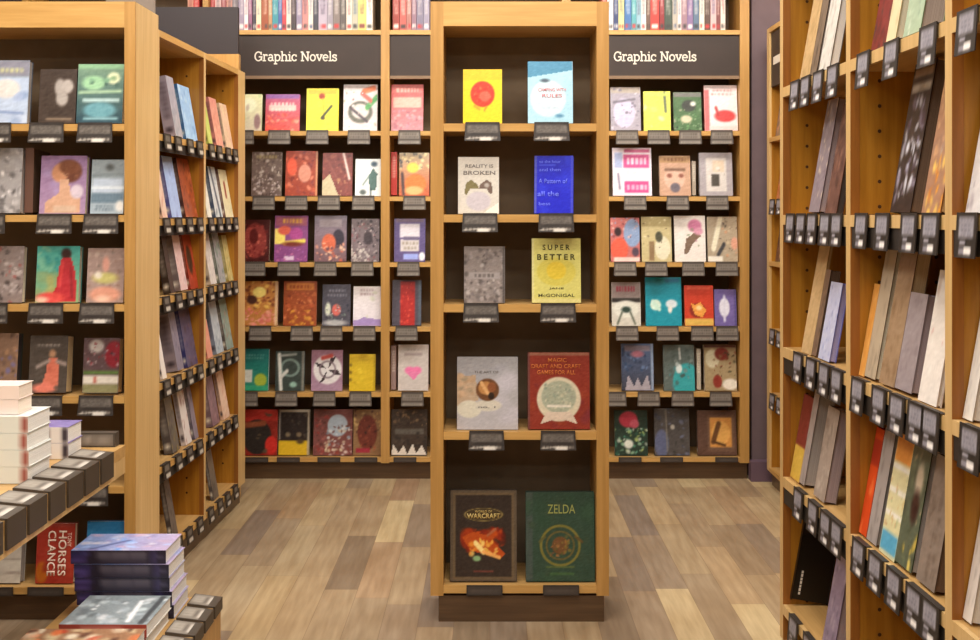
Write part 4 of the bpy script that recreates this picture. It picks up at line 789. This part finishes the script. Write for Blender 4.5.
spine_row(601.5, [(6, 'a8483c', .26, 'rust comic'), (6, 'e8e4e4', .25, 'white comic'), (5, '3c4870', .26, 'navy comic'), (6, 'e0dc9c', .25, 'pale yellow comic'), (7, '4470a8', .26, 'blue comic'), (5, '58a0a8', .26, 'teal comic'), (5, '94b8c8', .25, 'sky blue comic'), (5, 'ece4dc', .26, 'ivory comic'), (4, '6c5448', .25, 'brown comic'), (9, 'cc4038', .26, 'scarlet comic'), (5, '8c2c30', .26, 'crimson comic'), (8, '445044', .25, 'dark green comic'), (5, 'b4aca0', .26, 'stone comic'), (4, 'e8dcd4', .25, 'pale cream comic'), (6, '9c7c88', .26, 'mauve comic'), (6, '846c94', .25, 'violet comic'), (6, '5c7088', .26, 'steel blue comic'), (5, 'f0e8d0', .26, 'cream comic'), (6, '58443c', .25, 'dark brown comic'), (6, 'd8b0b0', .26, 'pink comic'), (4, '7c4848', .25, 'maroon comic'), (5, 'dcd0c4', .26, 'light grey comic')], 3, 'over the right Graphic Novels sign')
# ================================================================== books on the edge-on cases
SHELFN = ['top', 'second', 'third', 'fourth', 'fifth', 'lowest']
def mott(cols, n=18, s=.18, base=None): return [('b', base or cols[0]), ('n', n, s, cols)]
# left aisle bookcase: spine-side corner px, far cover edge px (both at the foot), height, thickness
AL = [
 (0, 176, 183, .25, .045, 'a79eac', mott(['a8a4b0', '8a90a0', 'c0bcc8']), 'mauve', 'grey-mauve', 'near'),
 (0, 186.5, 198, .235, .03, '3e6ea4', [('b', '9cc4ea'), ('n', 8, .2, ['b8d8f4', '7ca8d8', 'd0e4f4'])], 'white', 'sky blue', 'near'),
 (0, 209, 213, .22, .03, 'b8c060', mott(['b8c864', 'd8dc90', '90a048']), 'cream', 'yellow-green', 'far'),
 (0, 217, 224, .23, .02, 'c88078', mott(['e0988c', 'ecb4a4', 'd07c74']), 'cream', 'salmon pink', 'far'),
 (0, 227, 234, .22, .02, 'dcc0a0', mott(['ecccb0', 'd8a890', 'f0e0b8']), 'cream', 'cream-pink', 'far'),
 (1, 163, 168, .24, .012, 'dcb8a0', mott(['e4c8b4', 'd09888']), 'cream', 'pale peach', 'near'),
 (1, 172, 182, .25, .03, '5c5c9c', [('b', 'a8c0ec'), ('n', 6, .2, ['bcd0f4', '8ca0d8'])], 'white', 'light blue', 'near'),
 (1, 186, 198, .25, .035, '4c302c', mott(['a04c2c', '7c3424', 'c86c3c', '5c3024'], 20, .14), 'cream', 'rust brown', 'near'),
 (1, 208, 212, .22, .025, 'e8dcc4', mott(['ecece0', 'd8d8cc']), 'white', 'white', 'far'),
 (1, 216, 223, .235, .03, '46546c', [('b', 'd4dcdc'), ('l', .3, .0, .7, 1, .2, '3c5468'), ('n', 6, .1, ['a8b8c0', '5c7080'])], 'gray', 'blue-black and white', 'far'),
 (1, 226, 238, .23, .02, '7c5c54', [('b', 'ece4bc'), ('r', .4, .25, .6, .6, 'a04c3c'), ('n', 5, .12, ['d8e0b0', 'f4ecd0'], 0, .7, 1, 1)], 'cream', 'cream with a red mark', 'far'),
 (2, 171, 175, .24, .03, '3c3028', mott(['4c3c34', '2c2420']), 'dark', 'dark brown', 'near'),
 (2, 181, 188, .24, .045, '7c6c6c', [('b', 'e8c4c0'), ('n', 10, .14, ['f0dcd8', 'c88c90', 'b8a0a0'])], 'mauve', 'pale pink', 'near'),
 (2, 191, 201, .25, .02, '8c3424', [('b', 'a83c24'), ('e', .45, .5, .3, .24, '3c2820'), ('n', 6, .1, ['c85034', '7c2c20'])], 'cream', 'red with a black blot', 'near'),
 (2, 211, 217, .24, .03, 'c8b8a4', mott(['dcd4cc', 'a89c98', 'ecE8e0'.lower()]), 'white', 'white-grey', 'far'),
 (2, 220, 226, .235, .02, '6c7068', mott(['a8a8a8', '7c9c84', '484c50']), 'gray', 'grey-green', 'far'),
 (2, 229, 235, .22, .02, 'a89858', mott(['c8b878', '8c8c50', 'dcd4ac']), 'cream', 'khaki', 'far'),
 (3, 163, 167, .22, .01, 'ece4dc', mott(['ece4dc']), 'white', 'thin white', 'near'),
 (3, 178, 184, .25, .05, '988c94', mott(['8c8494', 'a89ca4', '6c6478']), 'mauve', 'mauve-grey', 'near'),
 (3, 188, 198, .25, .02, '3c3c74', mott(['5c5470', '3c3868', '8c6868', '483434'], 16, .14), 'cream', 'dark indigo', 'near'),
 (3, 208, 213, .17, .02, 'e09078', mott(['e89c84', 'ecb09c']), 'cream', 'coral', 'far'),
 (3, 217, 224, .24, .03, '8c94a4', [('b', 'b8c4cc'), ('n', 8, .2, ['d4dce0', '90a0b0'])], 'white', 'pale steel', 'far'),
 (3, 227, 235, .24, .02, '5c5450', mott(['8ca49c', 'a8b8b0', '6c6c64', 'b09080']), 'gray', 'sage grey', 'far'),
 (4, 173, 180, .25, .035, '5c5450', mott(['6c645c', '8c7c48', '3c3430', '584c58']), 'dark', 'dark grey', 'near'),
 (4, 186, 192, .26, .02, 'd8ccc8', mott(['e4dcd8', 'a87c7c']), 'white', 'white striped', 'near'),
 (4, 195, 202, .25, .02, '6c6470', mott(['8c8494', '54505c', 'a8a0a8']), 'gray', 'slate', 'near'),
 (4, 213, 220, .25, .035, '7c646c', mott(['8c6c74', '6c545c', 'a88488']), 'mauve', 'plum-grey', 'far'),
 (4, 224, 230, .24, .015, 'e0b89c', mott(['ecccb4', 'dca484']), 'cream', 'shell pink', 'far'),
 (5, 173, 178, .24, .02, '4c4440', mott(['6c6058', '3c3430']), 'dark', 'charcoal', 'near'),
 (5, 214, 219, .22, .015, '5c5450', mott(['786c60', '544a44']), 'dark', 'dim grey', 'far'),
]
def place_al():
    d = .022; bays = {'near': (.030, .620), 'far': (.652, 1.203)}
    for key in sorted({(e[0], e[9]) for e in AL}):
        row = [e for e in AL if (e[0], e[9]) == key]; lo, hi = bays[key[1]]
        span = [[max(lo, fa.u_at(e[1], d)), min(hi, fa.u_at(e[2], d))] for e in row]
        for p, n in zip(span, span[1:]): p[1] = min(p[1], n[0] - .003)
        for (k, a, b, h, t, sp, ops, pg, nm, bay), (u0, u1) in zip(row, span):
            add_book(fa, (u0 + u1) / 2, d, zA[k] + .0008, u1 - u0, h, t, ops, f'{nm} book, {SHELFN[k]} shelf, {bay} bay of left aisle bookcase', sp, pg, lean=10, ppm=150)
place_al()

# right aisle bookcase: far foot px, near foot px
PS = '8f7f74'
AR = [
 (0, 803, 809, .36, .03, mott(['c8a878', 'b09060']), '8c6c48', 'tan', 'tall tan', 'far'),
 (0, 813, 816, .35, .03, mott(['7c6c5c', '3c3028']), '3c3028', 'gray', 'tall grey', 'far'),
 (0, 825, 829, .35, .025, mott(['d8d4cc', 'b8b4ac']), '5c544c', 'white', 'tall white', 'far'),
 (1, 812, 819, .33, .045, [('b', '8c8088'), ('n', 14, .14, ['a89ca4', '6c6070', 'd8c8b0'])], '5c4c50', 'mauve', 'mauve-grey', 'far'),
 (1, 832, 836, .31, .02, mott(['6c4c44', '4c3430', '8c6454']), '4c3028', 'dark', 'dark maroon', 'far'),
 (2, 803, 811, .35, .010, mott(['d0b080', 'c0a070']), 'b08c58', 'tan', 'thin tall tan', 'far'),
 (2, 811, 816, .25, .03, mott(['7c6454', '94785c', '5c4c3c']), '5c4838', 'brown', 'brown', 'far'),
 (2, 823, 829, .22, .02, [('b', 'c4c8e4'), ('n', 8, .15, ['dce0f0', '8c94c8', 'a8b0dc'])], '6c70b8', 'lilac', 'lilac-blue', 'far'),
 (3, 792, 799, .26, .010, [('b', '803430'), ('r', 0, .6, 1, 1, 'dcb850'), ('n', 5, .12, ['984840', '6c2c28'], 0, 0, 1, .5)], '702c28', 'brown', 'dark red and yellow', 'far'),
 (3, 800, 804, .31, .05, mott(['a89c98', '8c8480']), '7c7470', 'gray', 'thick pale grey', 'far'),
 (3, 818, 824, .26, .035, mott(['a8988c', '8c7c70', 'c0b4a8']), '6c5c50', 'mauve', 'thick grey-brown', 'far'),
 (4, 788, 791, .31, .115, [('b', '120e0d')], '120e0d', 'black', 'large black boxed', 'far'),
 (4, 824, 833, .27, .03, mott(['8c7c94', 'a898a8', '6c5c70']), '6c5c6c', 'mauve', 'mauve', 'far'),
 (0, 874, 885, .34, .014, mott(['7c2c28', '5c2420', '3c2c2c']), '5c2420', 'dark', 'dark red', 'near'),
 (0, 889, 895, .36, .055, mott(['e0d0a8', 'ccb88c']), 'b8a478', 'cream', 'thick cream', 'near'),
 (0, 908, 920, .30, .05, [('b', 'a8bca0'), ('n', 8, .15, ['c4d0b8', '8ca48c', 'd8dccc'])], '6c8468', 'gray', 'pale green', 'near'),
 (1, 890, 910, .352, .032, [('b', '302420'), ('r', .05, .04, .95, .1, '9c8878'), ('r', .05, .14, .95, .2, 'b8ac9c'), ('n', 16, .16, ['6c6070', '8c8498', 'd8d8e4', '4c3c48'], .1, .25, .95, .95)], '2c201c', 'brown', 'dark pictorial', 'near'),
 (1, 924, 940, .33, .02, [('b', 'a87c60'), ('n', 14, .15, ['c89c74', '8c6c60', 'd8a878', 'c0b0a0'], 0, 0, 1, .6), ('n', 10, .15, ['e8a030', 'f0c860', 'd08030'], 0, .65, 1, 1)], '7c5030', 'tan', 'copper and yellow', 'near'),
 (2, 857, 864, .235, .018, mott(['e0a050', 'd08838', 'ecb870']), 'c07c30', 'orange', 'small orange', 'near'),
 (2, 870, 875, .325, .04, mott(['b8a890', '9c8c78']), '7c6c58', 'cream', 'thick ivory', 'near'),
 (2, 889, 894, .325, .035, mott(['a08468', '8c7054']), '6c5440', 'tan', 'thick sand-coloured', 'near'),
 (2, 906, 911, .225, .05, mott(['9c9094', '8c8084']), '8c8084', 'mauve', 'flat grey board-covered', 'near'),
 (2, 928, 936, .29, .012, [('b', 'ece4dc'), ('n', 6, .1, ['d8a8a0', 'f4f0e8', 'c8b0a0'])], 'dcd0c8', 'white', 'white', 'near'),
 (3, 856, 866, .27, .035, [('b', 'd84c20'), ('r', 0, .1, 1, .35, 'a83020'), ('n', 5, .15, ['e86030', 'f07840'], 0, .4, 1, 1)], 'a83018', 'red', 'red-orange', 'near'),
 (3, 871, 876, .28, .03, mott(['a8a09c', '8c8480']), '7c7470', 'gray', 'pale grey', 'near'),
 (3, 880, 894, .31, .008, [('b', 'e0d8a8'), ('r', 0, .05, 1, .28, 'dc9040'), ('r', 0, .3, 1, .34, 'f0ece0'), ('r', 0, .48, 1, .52, 'f4f0e4'), ('r', 0, .66, 1, .7, 'f4f0e4'), ('n', 8, .1, ['d8b870', 'b8c090', 'c89c68'], 0, .35, 1, .8), ('r', 0, .82, 1, .97, '58a8cc')], '4c5c38', 'brown', 'striped orange, cream and blue', 'near'),
 (3, 896, 911, .31, .05, [('b', '5c6450'), ('n', 8, .15, ['6c7458', '484c3c', 'a89878']), ('e', .6, .35, .2, .12, 'c8b8a0'), ('e', .6, .55, .2, .12, '3c2420'), ('n', 6, .12, ['e8d070', 'd8b850'], .3, .7, 1, 1)], '34402c', 'gray', 'thick moss green', 'near'),
 (3, 930, 934, .28, .04, mott(['8c7c70', '746458']), '5c4c40', 'brown', 'brown-edged', 'near'),
 (4, 905, 925, .20, .02, mott(['c86c50', 'a89080', 'dc9c80']), '8c4c3c', 'cream', 'small coral', 'near'),
 (2, 962, 972, .30, .02, mott(['ece8e0', 'd8d4d0']), 'b8b0a8', 'white', 'white', 'frame edge'),
 (1, 975, 988, .30, .02, mott(['dcd8d8', 'a8a0a8']), '8c8488', 'white', 'pale grey', 'frame edge'),
 (3, 962, 971, .29, .03, mott(['e4dcd4', 'c8c0b8']), 'b8b0a8', 'white', 'off-white', 'frame edge'),
]
def mark(root, w, h, t):
    m = MB(); n = 0
    for i in range(7): m.box(w / 2, w / 2 + .0006, .018, .024, .02 + i * .011, .028 + i * .011 + (i % 2) * .001)
    m.build('lettering', LETTER, root)
def place_ar():
    d = .02; BI = {'far': 0, 'near': 1, 'frame edge': 2}
    for key in sorted({(e[0], e[9]) for e in AR}):
        row = [e for e in AR if (e[0], e[9]) == key]; bi = BI[key[1]]
        prev = upr[bi][1] + .001; hi = upr[bi + 1][0] - .003
        for (k, a, b, h, t, ops, sp, pg, nm, bay) in row:
            u1 = min(fr.u_at(b, d), hi); u0 = max(min(fr.u_at(a, d), u1 - .10), prev + .003); prev = u1
            wh = ('far bay', 'middle bay', 'photo-edge bay')[bi]
            if u1 - u0 < .02: print('THIN', nm, u0, u1)
            add_book(fr, (u0 + u1) / 2, d, zR[k] + .0008, u1 - u0, h, t, ops, f'{nm} book, {SHELFN[k]} shelf, {wh} of right bookcase', sp, pg, lean=10, ppm=170, kind='hardcover_book', extra=mark if pg == 'black' else None)
place_ar()
# far right wall bookcase
for (k, px0, px1, h, c, nm) in [(1, 771, 775, .24, 'a85c34', 'rust'), (2, 769, 775, .26, '5c3c34', 'dark brown'), (0, 772, 777, .24, '7c6458', 'taupe')]:
    u0 = .055 + (.02 if k == 1 else 0); u1 = u0 + .15
    add_book(ffr, (u0 + u1) / 2, .03, fz[k] + .0008, u1 - u0, h, .02, mott([c, 'c89070', '3c2c28']), f'{nm} book on the far right wall bookcase', c, 'cream', lean=8, res=10)

# ================================================================== stacks on the display tables
F0 = Frame(0, 0, 0)
def stack(xr, y0, z, wid, dep, ts, ops, spine_ops, spine, labels, pages='white', jig=.006, kind='paperback_book', seed=1, drift=0):
    rng = random.Random(seed); zz = z; n = len(ts)
    for i, t in enumerate(ts):
        dx = rng.uniform(-jig, jig) - drift * i; dy = rng.uniform(-jig, jig) * .5
        add_book(F0, xr - wid / 2 + dx, y0 + dy, zz + .0004, dep, wid, t, ops, labels[i], spine, pages, lean=0, flat=True, kind=kind, sp_marks=spine_ops, seed=seed * 31 + i, ppm=240 if i == n - 1 else 60, turn=rng.uniform(-.015, .015))
        zz += t + .0008
    return zz
pos = ['lowest', 'second from the bottom', 'third from the bottom', 'fourth from the bottom', 'topmost', 'uppermost']
def names(base, n, where):
    P = ['bottom', 'second up', 'third up', 'fourth up', 'fifth up'][:n]; P[-1] = 'topmost'
    if n == 1: P = ['single']
    return [f'{base}, {p} in {where}' for p in P]
# white hardbacks with a red band, nearest the camera
W1 = [('b', 'e2e8e2'), ('r', 0, .93, 1, 1, '9a4c42'), ('t', .2, .1, .8, .8, 'c4cec8', 1)]
zt = stack(-1.20, 2.97, .716, .24, .155, [.043] * 4, [('b', 'e8ece8'), ('n', 4, .2, ['f4f4f0', 'd8e0dc'])], W1, 'e4e8e4', names('white book with a red spine band', 4, 'the big white stack'), 'white', .004, seed=3)
zt2 = stack(-1.237, 2.99, zt + .0008, .235, .10, [.038, .036], [('b', 'f0e0d8'), ('n', 4, .2, ['f6ece4', 'e8d0c8'])], [('b', 'f2e2da'), ('t', .15, .12, .85, .8, 'e8c8bc', 2)], 'f0e0d8', names('cream-pink book', 2, 'the pair on the white stack'), 'cream', .003, seed=5)
stack(-1.206, 3.27, .716, .17, .115, [.045, .045], [('b', '8f82bc'), ('n', 6, .2, ['a89ccc', '7a6ca8', 'b4a8d4'])], [('b', 'ece8e4'), ('r', 0, .60, 1, .68, '38303c'), ('r', 0, .9, 1, 1, '38303c')], 'a498c8', names('small purple-covered book', 2, 'the pair beside the card rim'), 'white', .003, seed=7)
stack(-1.452, 2.97, .716, .22, .155, [.043] * 4, [('b', 'eef0ee')], [('b', 'eaeeea'), ('t', .2, .2, .8, .8, 'c8d0ca', 1)], 'eceeec', names('plain white book', 4, 'the stack at the left photo edge'), 'white', .003, seed=8)
# dark-spined paperbacks, cut pages showing on the right
zl = .3008
stack(-.872, 3.15, zl, .262, .165, [.037] * 5, [('g', '7a98d0', 'b8a8cc'), ('n', 14, .2, ['6c9ce0', 'a8c4f0', 'c8c8dc', '8c84b8', 'c0a8c4'], 0, 0, 1, 1), ('l', .1, .2, .6, .5, .05, '4c5c94')],
      [('b', '231e30'), ('r', 0, 0, 1, .17, '3c3068'), ('n', 6, .2, ['5a4c90', '2c2c5c'], 0, 0, 1, .16), ('r', .55, .27, .72, .8, 'a39a9c'), ('r', .55, .4, .72, .42, '231e30'), ('r', .55, .6, .72, .62, '231e30'), ('r', .12, .3, .3, .8, '4c4450'), ('r', 0, .86, 1, .88, '5a5090'), ('r', .4, .92, .6, .96, '8880a0')], 'b4b4cc',
      names('dark-spined book with a blue cover', 5, 'the low plinth stack'), 'white', .003, seed=11, drift=.005)
stack(-.878, 2.915, zl, .225, .222, [.034, .034], [('b', '8a9499'), ('n', 18, .2, ['a8b4bc', '6c7478', 'c4d0d4', '909ca0', 'd8dce0']), ('l', .1, .75, .8, .7, .06, 'e4e8ec'), ('r', .02, .88, .98, .95, '4c5054')], [('b', 'a84a3c'), ('t', .2, .1, .8, .9, 'e8b0a0', 1)], 'd8d4cc',
      names('grey landscape-covered book', 2, 'the low stack in front of the dark spines'), 'white', .003, seed=13)
stack(-.872, 2.66, zl, .29, .24, [.031, .031], [('b', '9a7458'), ('n', 20, .2, ['c0a078', 'e0d4bc', '5c3c30', 'b84c34', 'd8c8a0', 'dc7848']), ('l', .4, .1, .6, .9, .08, 'e08040')], [('b', 'a85c3c')], 'd8ccc0',
      names('orange and cream pictured book', 2, 'the nearest low stack'), 'white', .003, seed=17)
# ================================================================== light and camera
def area(x, y, z, sx, sy, w, col=(1, .9, .76), rx=0, ry=0):
    l = bpy.data.lights.new('ceiling_light', 'AREA'); l.shape = 'RECTANGLE'; l.size = sx; l.size_y = sy; l.energy = w; l.color = col
    o = bpy.data.objects.new('ceiling_light', l); COL.objects.link(o); o.location = (x, y, z); o.rotation_euler = (rx, ry, 0); return o
WARM = (1, .955, .89)
for y in (-.6, 1.4, 3.2, 4.9):
    for x in (-1.6, .1, 1.5):
        area(x, y, 3.22, .9, .5, 27, WARM)
# wall-wash strips that throw light onto the shelf fronts
area(0, 4.75, 3.15, 3.0, .15, 27, WARM, rx=math.radians(38))
area(-.6, 2.2, 3.15, 2.6, .15, 26, WARM, rx=math.radians(38))
w = bpy.data.worlds.new('World'); scene.world = w; w.use_nodes = True
w.node_tree.nodes['Background'].inputs[0].default_value = (1, .95, .9, 1); w.node_tree.nodes['Background'].inputs[1].default_value = .3
cam = bpy.data.cameras.new('Camera'); co = bpy.data.objects.new('Camera', cam); COL.objects.link(co)
co.location = (0, 0, EYE); co.rotation_euler = (PI / 2, 0, 0)
cam.sensor_width = 36; cam.lens = FPX * 36 / 980; cam.shift_y = -105 / 980; cam.clip_start = .05
scene.camera = co
vs = scene.view_settings; vs.view_transform = 'Standard'; vs.look = 'None'; vs.gamma = 1; vs.use_curve_mapping = False; vs.exposure = -0.1
scene.cycles.use_denoising = True; scene.cycles.max_bounces = 8; scene.cycles.diffuse_bounces = 5
